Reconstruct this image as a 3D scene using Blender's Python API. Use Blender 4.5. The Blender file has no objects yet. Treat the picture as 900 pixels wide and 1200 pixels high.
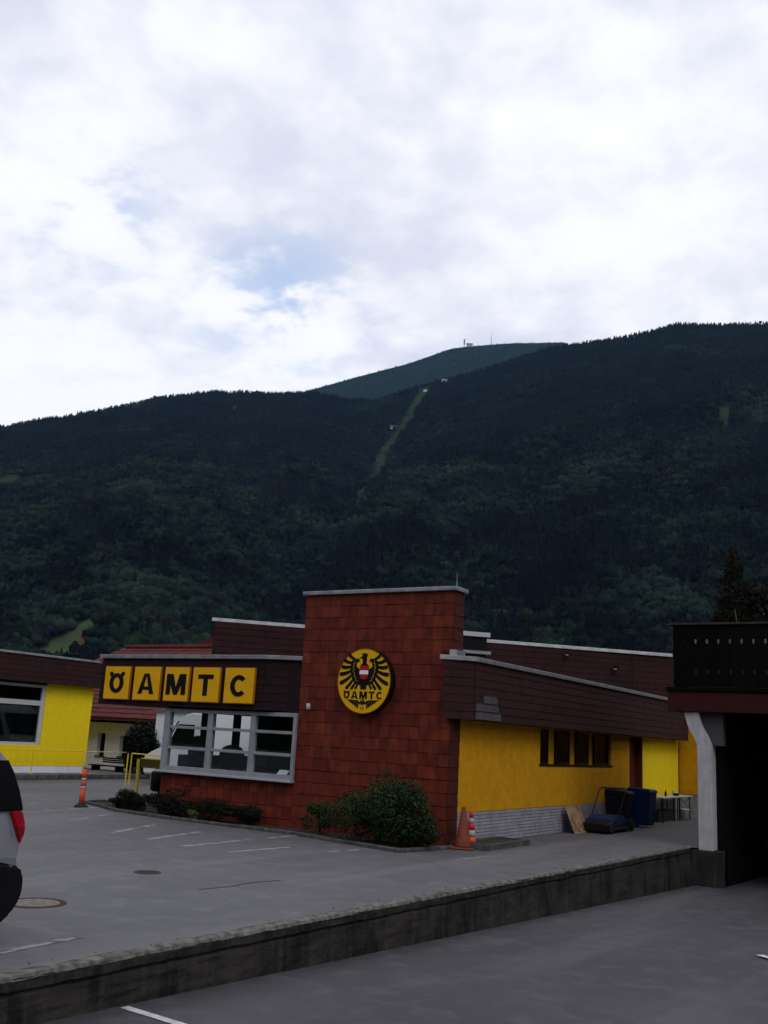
import bpy, bmesh, math, random
import numpy as np
from mathutils import Vector, Matrix, noise as mnoise

random.seed(7)
rnd = random.random
D = bpy.data
SC = bpy.context.scene
COL = SC.collection

# ------------------------------------------------------------------ camera
cam_data = D.cameras.new('camera')
cam = D.objects.new('camera', cam_data)
COL.objects.link(cam)
PITCH, ROLL, YAW = 0.222761, 0.0542259, 0.565418
F = Vector((-math.sin(YAW)*math.cos(PITCH), math.cos(YAW)*math.cos(PITCH), math.sin(PITCH)))
R0_ = Vector((math.cos(YAW), math.sin(YAW), 0)); U0_ = R0_.cross(F)
Rv = math.cos(ROLL)*R0_ + math.sin(ROLL)*U0_
Uv = -math.sin(ROLL)*R0_ + math.cos(ROLL)*U0_
m = Matrix((Rv, Uv, -F)).transposed().to_4x4()
m.translation = Vector((0, 0, 2.1))
cam.matrix_world = m
cam_data.sensor_fit = 'VERTICAL'
cam_data.sensor_height = 24.0
cam_data.lens = 24.0*1170.146/1200.0
cam_data.clip_start = 0.05
cam_data.clip_end = 30000
SC.camera = cam

# ------------------------------------------------------------------ sky, sun, exposure
SUN_EL, SUN_AZ = math.radians(46), math.radians(122)   # azimuth clockwise from +Y: behind the camera, to the right
world = D.worlds.new('World'); SC.world = world
world.use_nodes = True
nt = world.node_tree; nt.nodes.clear()
N = nt.nodes.new; L = nt.links.new
out = N('ShaderNodeOutputWorld'); bg = N('ShaderNodeBackground')
sky = N('ShaderNodeTexSky'); sky.sky_type = 'NISHITA'; sky.sun_disc = False
sky.sun_elevation = SUN_EL; sky.sun_rotation = SUN_AZ; sky.altitude = 600
tc = N('ShaderNodeTexCoord'); sep = N('ShaderNodeSeparateXYZ'); L(tc.outputs['Generated'], sep.inputs[0])
def mth(op, a, b=None, c=None, clamp=False):
    n = N('ShaderNodeMath'); n.operation = op; n.use_clamp = clamp
    for i, v in enumerate((a, b, c)):
        if v is None: continue
        if isinstance(v, (int, float)): n.inputs[i].default_value = v
        else: L(v, n.inputs[i])
    return n.outputs[0]
zz = mth('MAXIMUM', sep.outputs[2], 0.0)
zd = mth('ADD', zz, 0.22)
cx = mth('DIVIDE', sep.outputs[0], zd); cy = mth('DIVIDE', sep.outputs[1], zd)
comb = N('ShaderNodeCombineXYZ'); L(cx, comb.inputs[0]); L(cy, comb.inputs[1])
def ntex(scale, detail, rough, off, dist=0.0):
    mp = N('ShaderNodeMapping'); mp.inputs['Location'].default_value = off; L(comb.outputs[0], mp.inputs[0])
    n = N('ShaderNodeTexNoise'); n.inputs['Scale'].default_value = scale; n.inputs['Detail'].default_value = detail
    n.inputs['Roughness'].default_value = rough; n.inputs['Distortion'].default_value = dist
    L(mp.outputs[0], n.inputs['Vector']); return n.outputs['Fac']
n1 = ntex(1.5, 5, .5, (3.1, 1.2, 0), .35)
n2 = ntex(4.6, 6, .55, (7.7, 2.0, 0), .25)
n3 = ntex(11.0, 5, .55, (1.7, 5.0, 0), .2)
def ramp(fac, a, b, smooth=True):
    n = N('ShaderNodeMapRange'); n.interpolation_type = 'SMOOTHSTEP' if smooth else 'LINEAR'
    n.inputs['From Min'].default_value = a; n.inputs['From Max'].default_value = b; L(fac, n.inputs['Value']); return n.outputs[0]
dens = mth('ADD', mth('MULTIPLY', n1, .54), mth('ADD', mth('MULTIPLY', n2, .32), mth('MULTIPLY', n3, .21)))
shade = ramp(dens, .43, .64)                     # thin bright cloud to thicker grey cloud
# two openings in the cloud
def opening(az, el, size, stretch):
    a = math.radians(az); e = math.atan(el)
    dv = Vector((math.sin(a)*math.cos(e), math.cos(a)*math.cos(e), math.sin(e)))
    vm = N('ShaderNodeVectorMath'); vm.operation = 'DISTANCE'
    mp = N('ShaderNodeVectorMath'); mp.operation = 'MULTIPLY'; mp.inputs[1].default_value = (1, 1, stretch); L(tc.outputs['Generated'], mp.inputs[0])
    L(mp.outputs[0], vm.inputs[0]); vm.inputs[1].default_value = (dv.x, dv.y, dv.z*stretch)
    n = N('ShaderNodeMapRange'); n.inputs['From Min'].default_value = 0; n.inputs['From Max'].default_value = size
    n.inputs['To Min'].default_value = 1; n.inputs['To Max'].default_value = 0; n.interpolation_type = 'SMOOTHSTEP'
    L(vm.outputs['Value'], n.inputs['Value']); return n.outputs[0]
o1 = opening(-39.6, .450, .13, 1.3); o2 = opening(-51.5, .52, .12, 1.5)
o12 = mth('MAXIMUM', o1, mth('MULTIPLY', o2, .8))
gapn = ramp(mth('ADD', mth('MULTIPLY', n2, .55), mth('MULTIPLY', n3, .5)), .48, .60)
gap = mth('MULTIPLY', mth('MULTIPLY', o12, gapn), .60)
cl = N('ShaderNodeMixRGB'); L(shade, cl.inputs[0])
cl.inputs[1].default_value = (1.03, 1.03, 1.06, 1); cl.inputs[2].default_value = (.73, .755, .88, 1)
skys = N('ShaderNodeMixRGB'); skys.blend_type = 'MULTIPLY'; skys.inputs[0].default_value = 1
skys.inputs[2].default_value = (.12, .12, .12, 1); L(sky.outputs[0], skys.inputs[1])
skya = N('ShaderNodeMixRGB'); skya.blend_type = 'ADD'; skya.inputs[0].default_value = 1
skya.inputs[2].default_value = (.10, .20, .36, 1); L(skys.outputs[0], skya.inputs[1])   # thin veil of cloud in the openings
fin = N('ShaderNodeMixRGB'); L(gap, fin.inputs[0]); L(cl.outputs[0], fin.inputs[1]); L(skya.outputs[0], fin.inputs[2])
L(fin.outputs[0], bg.inputs[0]); bg.inputs[1].default_value = 1.06; L(bg.outputs[0], out.inputs[0])

sd = D.lights.new('sun', 'SUN'); sun = D.objects.new('sun', sd); COL.objects.link(sun)
sd.energy = 0.9; sd.angle = math.radians(25); sd.color = (1.0, .95, .88)
dirv = Vector((math.sin(SUN_AZ)*math.cos(SUN_EL), math.cos(SUN_AZ)*math.cos(SUN_EL), math.sin(SUN_EL)))
sun.rotation_euler = (-dirv).to_track_quat('-Z', 'Y').to_euler()

SC.render.engine = 'CYCLES'
SC.view_settings.view_transform = 'Standard'; SC.view_settings.look = 'None'
SC.view_settings.exposure = 0.0; SC.view_settings.gamma = 1; SC.view_settings.use_curve_mapping = False
SC.cycles.volume_bounces = 0
SC.cycles.max_bounces = 6; SC.cycles.transparent_max_bounces = 12

# ------------------------------------------------------------------ materials
def mat(name, col, rough=.8, metal=0, col2=None, scale=8, bump=0, bscale=60, rand=0, spec=.12, detail=4, coord='Object', vcol=None, stretch=None, lo=.35, hi=.65, trans=0, emit=None, streak=None):
    m = D.materials.new(name); m.use_nodes = True
    t = m.node_tree; nn = t.nodes; b = nn['Principled BSDF']
    b.inputs['Roughness'].default_value = rough; b.inputs['Metallic'].default_value = metal
    b.inputs['Specular IOR Level'].default_value = spec
    c = (*col, 1); src = None
    tcn = nn.new('ShaderNodeTexCoord'); cs = tcn.outputs[coord] if coord != 'World' else nn.new('ShaderNodeNewGeometry').outputs['Position']
    if stretch:
        mp = nn.new('ShaderNodeMapping'); mp.inputs['Scale'].default_value = stretch; t.links.new(cs, mp.inputs[0]); cs = mp.outputs[0]
    if vcol:
        a = nn.new('ShaderNodeVertexColor'); a.layer_name = vcol; src = a.outputs[0]
    if col2 is not None:
        n = nn.new('ShaderNodeTexNoise'); n.inputs['Scale'].default_value = scale; n.inputs['Detail'].default_value = detail
        t.links.new(cs, n.inputs['Vector'])
        r = nn.new('ShaderNodeMapRange'); r.inputs['From Min'].default_value = lo; r.inputs['From Max'].default_value = hi
        t.links.new(n.outputs['Fac'], r.inputs['Value'])
        mx = nn.new('ShaderNodeMixRGB'); t.links.new(r.outputs[0], mx.inputs[0])
        if src: t.links.new(src, mx.inputs[1])
        else: mx.inputs[1].default_value = c
        mx.inputs[2].default_value = (*col2, 1)
        if vcol:
            mx.blend_type = 'MULTIPLY'
        src = mx.outputs[0]
    if streak:      # dirt in vertical runs
        mp = nn.new('ShaderNodeMapping'); mp.inputs['Scale'].default_value = (7, 7, .8); t.links.new(tcn.outputs['Object'], mp.inputs[0])
        n = nn.new('ShaderNodeTexNoise'); n.inputs['Scale'].default_value = 1.3; n.inputs['Detail'].default_value = 5; t.links.new(mp.outputs[0], n.inputs['Vector'])
        r = nn.new('ShaderNodeMapRange'); r.inputs['From Min'].default_value = .48; r.inputs['From Max'].default_value = .72; r.inputs['To Max'].default_value = .75
        t.links.new(n.outputs['Fac'], r.inputs['Value'])
        mx = nn.new('ShaderNodeMixRGB'); t.links.new(r.outputs[0], mx.inputs[0])
        if src: t.links.new(src, mx.inputs[1])
        else: mx.inputs[1].default_value = c
        mx.inputs[2].default_value = (*streak, 1); src = mx.outputs[0]
    if rand:
        oi = nn.new('ShaderNodeObjectInfo'); hs = nn.new('ShaderNodeHueSaturation')
        r = nn.new('ShaderNodeMapRange'); r.inputs['To Min'].default_value = 1-rand; r.inputs['To Max'].default_value = 1+rand*.8
        t.links.new(oi.outputs['Random'], r.inputs['Value']); t.links.new(r.outputs[0], hs.inputs['Value'])
        if src: t.links.new(src, hs.inputs['Color'])
        else: hs.inputs['Color'].default_value = c
        src = hs.outputs[0]
    if src: t.links.new(src, b.inputs['Base Color'])
    else: b.inputs['Base Color'].default_value = c
    if bump:
        n = nn.new('ShaderNodeTexNoise'); n.inputs['Scale'].default_value = bscale; n.inputs['Detail'].default_value = 6
        t.links.new(cs, n.inputs['Vector'])
        bp = nn.new('ShaderNodeBump'); bp.inputs['Strength'].default_value = bump; bp.inputs['Distance'].default_value = .02
        t.links.new(n.outputs['Fac'], bp.inputs['Height']); t.links.new(bp.outputs[0], b.inputs['Normal'])
    if trans:
        b.inputs['Transmission Weight'].default_value = trans
    if emit:
        b.inputs['Emission Color'].default_value = (*emit[0], 1); b.inputs['Emission Strength'].default_value = emit[1]
    return m

def asphalt(name, base, dark, light):
    m = D.materials.new(name); m.use_nodes = True
    t = m.node_tree; nn = t.nodes; b = nn['Principled BSDF']; lk = t.links.new
    tc_ = nn.new('ShaderNodeTexCoord')
    def ns(scale, det, rough=.5, vec=None):
        n = nn.new('ShaderNodeTexNoise'); n.inputs['Scale'].default_value = scale; n.inputs['Detail'].default_value = det; n.inputs['Roughness'].default_value = rough
        lk(vec or tc_.outputs['Object'], n.inputs['Vector']); return n.outputs['Fac']
    def rg(s, a, b_, lo=0, hi=1):
        r = nn.new('ShaderNodeMapRange'); r.inputs['From Min'].default_value = a; r.inputs['From Max'].default_value = b_
        r.inputs['To Min'].default_value = lo; r.inputs['To Max'].default_value = hi; lk(s, r.inputs['Value']); return r.outputs[0]
    def mix(f, c1, c2, bt='MIX'):
        n = nn.new('ShaderNodeMixRGB'); n.blend_type = bt; lk(f, n.inputs[0])
        for i, c in ((1, c1), (2, c2)):
            if isinstance(c, tuple): n.inputs[i].default_value = (*c, 1)
            else: lk(c, n.inputs[i])
        return n.outputs[0]
    mp = nn.new('ShaderNodeMapping'); mp.inputs['Scale'].default_value = (1, .16, 1); mp.inputs['Rotation'].default_value = (0, 0, .12); lk(tc_.outputs['Object'], mp.inputs[0])
    c = mix(rg(ns(.28, 5, .6), .38, .62), base, dark)
    c = mix(rg(ns(1.1, 5, .6, mp.outputs[0]), .46, .66, 0, .85), c, dark)      # tyre-polished lanes
    c = mix(rg(ns(2.3, 6, .65), .50, .68, 0, .75), c, light)
    mp2 = nn.new('ShaderNodeMapping'); mp2.inputs['Scale'].default_value = (.9, .10, 1); mp2.inputs['Rotation'].default_value = (0, 0, -.05); mp2.inputs['Location'].default_value = (3, 7, 0); lk(tc_.outputs['Object'], mp2.inputs[0])
    c = mix(rg(ns(.9, 4, .6, mp2.outputs[0]), .52, .66, 0, .7), c, light)
    c = mix(rg(ns(.75, 7, .7), .60, .64, 0, .35), c, dark)     # old patches and oil
    c = mix(rg(ns(5.5, 3, .5), .68, .74, 0, .5), c, (.02, .02, .022))
    c = mix(rg(ns(22, 6, .8), .44, .66, 0, .38), c, dark)
    c = mix(rg(ns(31, 5, .8), .56, .70, 0, .40), c, light)
    c = mix(rg(ns(140, 2), .56, .70, 0, .55), c, light)
    c = mix(rg(ns(90, 2), .58, .70, 0, .6), c, (.02, .02, .022))
    # hairline cracks
    v = nn.new('ShaderNodeTexVoronoi'); v.feature = 'DISTANCE_TO_EDGE'; v.inputs['Scale'].default_value = .33
    dn = nn.new('ShaderNodeTexNoise'); dn.inputs['Scale'].default_value = 1.5; dn.inputs['Detail'].default_value = 6; lk(tc_.outputs['Object'], dn.inputs['Vector'])
    va = nn.new('ShaderNodeMixRGB'); va.inputs[0].default_value = .25; lk(tc_.outputs['Object'], va.inputs[1]); lk(dn.outputs['Color'], va.inputs[2]); lk(va.outputs[0], v.inputs['Vector'])
    crk = rg(v.outputs['Distance'], .0, .006, .55, 0)
    cm = nn.new('ShaderNodeMath'); cm.operation = 'MULTIPLY'; lk(crk, cm.inputs[0]); lk(rg(ns(.5, 2), .52, .6), cm.inputs[1])
    c = mix(cm.outputs[0], c, (.018, .018, .02))
    lk(c, b.inputs['Base Color']); b.inputs['Roughness'].default_value = .72; b.inputs['Specular IOR Level'].default_value = .5
    bp = nn.new('ShaderNodeBump'); bp.inputs['Strength'].default_value = .5; bp.inputs['Distance'].default_value = .006
    lk(ns(110, 3), bp.inputs['Height']); lk(bp.outputs[0], b.inputs['Normal'])
    return m

def glassmat(name, tint, base=.06, rough=.02):
    m = D.materials.new(name); m.use_nodes = True; t = m.node_tree; t.nodes.clear()
    o = t.nodes.new('ShaderNodeOutputMaterial'); mx = t.nodes.new('ShaderNodeMixShader')
    tr = t.nodes.new('ShaderNodeBsdfTransparent'); tr.inputs[0].default_value = (*tint, 1)
    g = t.nodes.new('ShaderNodeBsdfGlossy'); g.inputs['Roughness'].default_value = rough
    lw = t.nodes.new('ShaderNodeLayerWeight'); pw = t.nodes.new('ShaderNodeMath'); pw.operation = 'POWER'; pw.inputs[1].default_value = 5
    t.links.new(lw.outputs['Facing'], pw.inputs[0])
    mm = t.nodes.new('ShaderNodeMath'); mm.operation = 'MULTIPLY_ADD'; mm.inputs[1].default_value = .7*base/.06; mm.inputs[2].default_value = .035*base/.06
    t.links.new(pw.outputs[0], mm.inputs[0]); t.links.new(mm.outputs[0], mx.inputs[0])
    t.links.new(tr.outputs[0], mx.inputs[1]); t.links.new(g.outputs[0], mx.inputs[2]); t.links.new(mx.outputs[0], o.inputs[0])
    return m

M = dict(
    plaza=asphalt('asphalt_worn', (.088, .087, .096), (.064, .063, .071), (.125, .124, .132)),
    yard=asphalt('asphalt_yard', (.042, .039, .046), (.024, .022, .028), (.066, .063, .072)),
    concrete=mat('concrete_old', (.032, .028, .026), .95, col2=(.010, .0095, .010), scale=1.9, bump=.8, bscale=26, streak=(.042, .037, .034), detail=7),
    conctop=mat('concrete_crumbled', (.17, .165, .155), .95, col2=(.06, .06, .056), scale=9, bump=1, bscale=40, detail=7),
    kerb=mat('kerb_stone', (.10, .10, .10), .9, col2=(.05, .05, .05), scale=6, bump=.5, bscale=40, rand=.15),
    paving=mat('pavement_slab', (.17, .17, .165), .9, col2=(.10, .10, .10), scale=2, bump=.3, bscale=50),
    tile=mat('red_shingle', (.142, .0225, .0115), .62, col2=(.068, .013, .010), scale=4.2, bump=.25, bscale=45, rand=.22, coord='World', stretch=(1.6, 1.6, .8), detail=7, lo=.34, hi=.72),
    tilered=mat('red_shingle_bright', (.162, .029, .013), .62, col2=(.080, .015, .011), scale=4.2, bump=.25, bscale=45, rand=.2, coord='World', stretch=(1.6, 1.6, .8), detail=7),
    tiledark=mat('red_shingle_weathered', (.060, .013, .009), .7, col2=(.038, .010, .008), scale=9, bump=.25, bscale=45, rand=.25),
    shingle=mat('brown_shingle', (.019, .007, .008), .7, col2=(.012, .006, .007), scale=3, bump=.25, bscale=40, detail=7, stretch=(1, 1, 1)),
    shinglew=mat('brown_shingle_lighter', (.034, .011, .012), .75, col2=(.020, .0085, .009), scale=3.5, bump=.25, bscale=40, detail=7),  # lighter tone of the brown shingle
    greyshingle=mat('grey_replacement_shingle', (.062, .055, .060), .8, rand=.2),
    zinc=mat('zinc_flashing', (.40, .41, .43), .42, .75, col2=(.26, .27, .29), scale=5),
    zincd=mat('zinc_flashing_bright', (.55, .56, .57), .5, .3, col2=(.40, .41, .42), scale=4),
    ochre=mat('ochre_render', (.56, .27, .006), .95, col2=(.43, .20, .005), scale=5.5, bump=.5, bscale=55, detail=10, lo=.35, hi=.70, streak=(.49, .235, .008)),
    lemon=mat('lemon_render', (.80, .60, .010), .95, col2=(.73, .54, .010), scale=4.5, bump=.4, bscale=55, streak=(.74, .55, .02), detail=8),
    whitebrick=mat('painted_brick', (.30, .295, .34), .75, col2=(.22, .215, .245), scale=5, bump=.3, bscale=60),
    mortar=mat('mortar', (.20, .197, .22), .9),
    greyplinth=mat('grey_plinth', (.27, .275, .29), .85, col2=(.20, .205, .22), scale=3, streak=(.15, .15, .155)),
    white=mat('white_render', (.74, .77, .85), .9, col2=(.66, .69, .76), scale=1.6, bump=.15, bscale=60, streak=(.6, .6, .6)),
    pillar=mat('white_pillar_paint', (.44, .44, .46), .8, col2=(.34, .34, .36), scale=3, bump=.2, bscale=50, streak=(.28, .28, .28)),
    frame=mat('grey_window_frame', (.27, .28, .305), .5, .1, col2=(.22, .23, .25), scale=5),
    sill=mat('pale_window_sill', (.42, .44, .48), .45, .4),
    wframe=mat('white_window_frame', (.42, .43, .45), .5),
    glass=glassmat('window_glass', (.92, .95, .95)),
    darkglass=glassmat('dark_window_glass', (.45, .5, .52)),
    blackglass=glassmat('slot_window_glass', (.02, .022, .026), .015),
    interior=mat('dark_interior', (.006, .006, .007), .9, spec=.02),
    intwall=mat('office_wall', (.16, .16, .16), .9),
    black=mat('black_paint', (.005, .005, .005), .5),
    rubber=mat('black_rubber', (.014, .014, .015), .75, col2=(.03, .03, .03), scale=12),
    signyellow=mat('sign_yellow', (.72, .38, .004), .4, col2=(.64, .33, .004), scale=2.5, spec=.25),
    signside=mat('sign_yellow_side', (.34, .13, .005), .5),
    badgeyellow=mat('badge_yellow', (.66, .37, .006), .4),
    badgewhite=mat('badge_white', (.75, .75, .75), .4), badgered=mat('badge_red', (.40, .012, .018), .4),
    wood=mat('dark_stained_wood', (.006, .005, .005), .8, col2=(.003, .003, .003), scale=5, stretch=(6, 6, .6), bump=.3, bscale=30, rand=.25, spec=.03),
    redbeam=mat('oxblood_beam', (.042, .007, .008), .7, col2=(.028, .006, .007), scale=4, stretch=(.7, 5, 5), bump=.3, bscale=30),
    railwood=mat('weathered_rail', (.06, .035, .032), .8, col2=(.03, .02, .02), scale=6),
    door=mat('brown_door', (.10, .022, .012), .6, col2=(.07, .018, .012), scale=5, stretch=(6, 6, 1)),
    gravel=mat('roof_gravel', (.16, .155, .15), .95, col2=(.10, .10, .10), scale=20, bump=.6, bscale=60),
    rooftile=mat('clay_roof_tile', (.115, .024, .020), .75, col2=(.055, .016, .016), scale=2.5, bump=.3, bscale=20, detail=7, lo=.3, hi=.7),
    yellowrail=mat('yellow_rail_paint', (.74, .54, .03), .5, col2=(.55, .38, .04), scale=9),
    orange=mat('orange_plastic', (.62, .085, .03), .5, col2=(.45, .07, .035), scale=9),
    fadedorange=mat('faded_orange_plastic', (.19, .048, .022), .7, col2=(.12, .036, .02), scale=7),
    redref=mat('red_reflective', (.55, .02, .025), .4), whiteref=mat('white_reflective', (.33, .30, .31), .4),
    bluebin=mat('blue_plastic', (.009, .020, .095), .5, col2=(.008, .016, .07), scale=5), blackbin=mat('dark_grey_plastic', (.012, .013, .018), .55),
    sweepblue=mat('steel_blue_paint', (.012, .03, .085), .4),
    tube=mat('dark_steel_tube', (.02, .022, .03), .4, .5),
    board=mat('weathered_board', (.30, .20, .12), .85, col2=(.16, .085, .05), scale=5, detail=8, lo=.42, hi=.6), boardedge=mat('pale_board_edge', (.36, .30, .20), .85),
    tabletop=mat('worn_table_top', (.40, .39, .36), .6), bucket=mat('white_bucket_plastic', (.50, .50, .50), .5),
    silver=mat('silver_car_paint', (.23, .23, .26), .3, .5), carblack=mat('black_car_plastic', (.004, .004, .0045), .6),
    carglass=mat('privacy_glass', (.002, .002, .003), .25, spec=.06), taillight=mat('red_lamp_lens', (.24, .005, .012), .2), taillight2=mat('dark_red_lens', (.16, .01, .012), .2),
    rim=mat('alloy_rim', (.4, .4, .42), .35, .8), carwhite=mat('grey_reflector', (.35, .37, .4), .25),
    markw=mat('road_paint_worn', (.22, .22, .225), .85, col2=(.09, .09, .098), scale=7, detail=8, lo=.46, hi=.56),
    markf=mat('road_paint_faded', (.24, .238, .24), .9, col2=(.088, .087, .096), scale=3.5, detail=8, lo=.46, hi=.66),
    markn=mat('road_paint', (.52, .52, .53), .8, col2=(.34, .34, .345), scale=12, detail=7),
    iron=mat('cast_iron', (.035, .032, .03), .7, .4, col2=(.06, .05, .04), scale=15), manring=mat('manhole_concrete', (.17, .16, .145), .9, col2=(.11, .10, .09), scale=12),
    rust=mat('rust_ring', (.05, .03, .022), .9), patch=mat('tar_seal', (.032, .032, .035), .6),
    bark=mat('bark', (.05, .035, .025), .95, bump=.6, bscale=30), soil=mat('bed_soil', (.045, .035, .028), .95, col2=(.025, .022, .018), scale=8, bump=.8, bscale=30),
    leafdark=mat('leaf_dark', (.022, .040, .020), .6, vcol='col', col2=(.5, .55, .55), scale=2.5, coord='Object'),
    forest=mat('forest_foliage', (.03, .045, .03), .9, vcol='col', col2=(.55, .55, .6), scale=.006, coord='Object', spec=0),
    terrain=mat('hillside', (.04, .05, .03), .95, vcol='col', col2=(.6, .6, .6), scale=.03, coord='Object', spec=0),
    blind=None,
    monitor=mat('monitor_plastic', (.02, .025, .04), .4), blueseat=mat('blue_upholstery', (.008, .018, .06), .8), paper=mat('paper', (.7, .7, .7), .8),
    carpet=mat('office_floor', (.06, .06, .065), .9), curtain=mat('dark_curtain', (.020, .022, .03), .8, col2=(.04, .045, .055), scale=3, stretch=(8, 8, .3)),
    stone=mat('hut_wall', (.5, .48, .46), .9), huted=mat('hut_roof', (.12, .03, .022), .8), mast=mat('galvanised_mast', (.22, .23, .25), .6, .3),
)
bm_ = D.materials.new('white_blind'); bm_.use_nodes = True; t_ = bm_.node_tree; t_.nodes.clear()
o_ = t_.nodes.new('ShaderNodeOutputMaterial'); a_ = t_.nodes.new('ShaderNodeAddShader'); d1 = t_.nodes.new('ShaderNodeBsdfDiffuse'); d2 = t_.nodes.new('ShaderNodeBsdfTranslucent')
d1.inputs[0].default_value = (.25, .27, .27, 1); d2.inputs[0].default_value = (.66, .70, .69, 1)
t_.links.new(d1.outputs[0], a_.inputs[0]); t_.links.new(d2.outputs[0], a_.inputs[1]); t_.links.new(a_.outputs[0], o_.inputs[0]); M['blind'] = bm_

# ------------------------------------------------------------------ object helpers
ROOTM = {}
def tag(o, label=None, cat=None, group=None, kind=None):
    if label: o['label'] = label
    if cat: o['category'] = cat
    if group: o['group'] = group
    if kind: o['kind'] = kind
    return o
def thing(name, loc, label, cat, rotz=0, group=None):
    o = D.objects.new(name, None); COL.objects.link(o)
    o.empty_display_size = .2
    o.location = loc; o.rotation_euler = (0, 0, rotz)
    ROOTM[o.name] = Matrix.Translation(Vector(loc)) @ Matrix.Rotation(rotz, 4, 'Z')
    return tag(o, label, cat, group)
class MB:
    """collects polygons; build() links them as one mesh object"""
    def __init__(s): s.v = []; s.f = []
    def poly(s, pts):
        i = len(s.v); s.v += [tuple(p) for p in pts]; s.f.append(tuple(range(i, i+len(pts)))); return s
    def box(s, x0, x1, y0, y1, z0, z1):
        i = len(s.v)
        s.v += [(x0, y0, z0), (x1, y0, z0), (x1, y1, z0), (x0, y1, z0), (x0, y0, z1), (x1, y0, z1), (x1, y1, z1), (x0, y1, z1)]
        s.f += [tuple(i+k for k in q) for q in ((0, 3, 2, 1), (4, 5, 6, 7), (0, 1, 5, 4), (1, 2, 6, 5), (2, 3, 7, 6), (3, 0, 4, 7))]
        return s
    def prism(s, pts, vec):
        """closed prism: base polygon pts (3-D), extruded by vec"""
        n = len(pts); i = len(s.v); vec = Vector(vec)
        s.v += [tuple(p) for p in pts] + [tuple(Vector(p)+vec) for p in pts]
        s.f.append(tuple(i+k for k in range(n))[::-1]); s.f.append(tuple(i+n+k for k in range(n)))
        for k in range(n):
            a, b = k, (k+1) % n
            s.f.append((i+a, i+b, i+n+b, i+n+a))
        return s
    def plan(s, pts, z0, z1):
        return s.prism([(x, y, z0) for x, y in pts], (0, 0, z1-z0))
    def tube(s, a, b, r, n=8, r2=None):
        a = Vector(a); b = Vector(b); r2 = r if r2 is None else r2
        d = (b-a).normalized(); u = d.orthogonal().normalized(); w = d.cross(u)
        i = len(s.v)
        for p, q in ((a, r), (b, r2)):
            for k in range(n):
                t = 2*math.pi*k/n; s.v.append(tuple(p+u*q*math.cos(t)+w*q*math.sin(t)))
        for k in range(n): s.f.append((i+k, i+(k+1) % n, i+n+(k+1) % n, i+n+k))
        s.f.append(tuple(i+k for k in range(n))[::-1]); s.f.append(tuple(i+n+k for k in range(n)))
        return s
    def path(s, pts, r, n=8):
        for a, b in zip(pts[:-1], pts[1:]): s.tube(a, b, r, n)
        return s
    def lathe(s, c, prof, n=24):
        """prof: (radius, z) list"""
        i = len(s.v); c = Vector(c)
        for r, z in prof:
            for k in range(n):
                t = 2*math.pi*k/n; s.v.append((c.x+r*math.cos(t), c.y+r*math.sin(t), c.z+z))
        for j in range(len(prof)-1):
            for k in range(n):
                s.f.append((i+j*n+k, i+j*n+(k+1) % n, i+(j+1)*n+(k+1) % n, i+(j+1)*n+k))
        s.f.append(tuple(i+k for k in range(n))[::-1]); s.f.append(tuple(i+(len(prof)-1)*n+k for k in range(n)))
        return s
    def build(s, name, m, parent=None, bevel=0, local=False, smooth=False, label=None, kind=None, segs=1):
        root = parent
        while root is not None and root.parent is not None: root = root.parent
        vs = s.v
        if root is not None and not local:
            inv = ROOTM[root.name].inverted(); vs = [tuple(inv @ Vector(v)) for v in vs]
        me = D.meshes.new(name); me.from_pydata(vs, [], s.f); me.update()
        if not hasattr(s, 'keep'):
            b = bmesh.new(); b.from_mesh(me); bmesh.ops.recalc_face_normals(b, faces=b.faces)
            if bevel:
                bmesh.ops.bevel(b, geom=[e for e in b.edges], offset=bevel, segments=segs, affect='EDGES', clamp_overlap=True)
            b.to_mesh(me); b.free()
        me.materials.append(m if not isinstance(m, str) else M[m])
        if smooth:
            for p in me.polygons: p.use_smooth = True
        o = D.objects.new(name, me); COL.objects.link(o)
        if parent is not None: o.parent = parent
        return tag(o, label=label, kind=kind)
def copy_tree(o, loc, rotz=None, label=None, group=None):
    def cp(x, par):
        c = x.copy(); COL.objects.link(c)
        if par: c.parent = par
        for ch in x.children: cp(ch, c)
        return c
    c = cp(o, None); c.location = loc
    if rotz is not None: c.rotation_euler = (0, 0, rotz)
    if label: c['label'] = label
    if group: c['group'] = group
    return c
def sphere_ish(mb, c, r, n=10, m_=6, sq=(1, 1, 1)):
    prof = [(max(1e-3, r*math.sin(math.pi*k/m_))*sq[0], -r*math.cos(math.pi*k/m_)*sq[2]) for k in range(m_+1)]
    return mb.lathe(c, prof, n)

# ---- terrain: a valley floor and a long wooded mountainside, in polar coordinates about the car park
def vnoise(x, y, seed=0):
    xi = np.floor(x).astype(np.int64); yi = np.floor(y).astype(np.int64)
    fx = x - xi; fy = y - yi
    fx = fx*fx*(3-2*fx); fy = fy*fy*(3-2*fy)
    def h(a, b):
        n = (a*374761393 + b*668265263 + seed*1442695041) & 0xffffffff
        n = ((n ^ (n >> 13))*1274126177) & 0xffffffff
        return ((n ^ (n >> 16)) & 0xffff)/65535.0
    return ((h(xi, yi)*(1-fx) + h(xi+1, yi)*fx)*(1-fy) + (h(xi, yi+1)*(1-fx) + h(xi+1, yi+1)*fx)*fy)*2-1
def fbm(x, y, seed=0, octaves=4):
    s = 0; a = 1; t = 0
    for o in range(octaves):
        s = s + a*vnoise(x*2**o, y*2**o, seed+o*17); t += a; a *= 0.5
    return s/t
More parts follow.
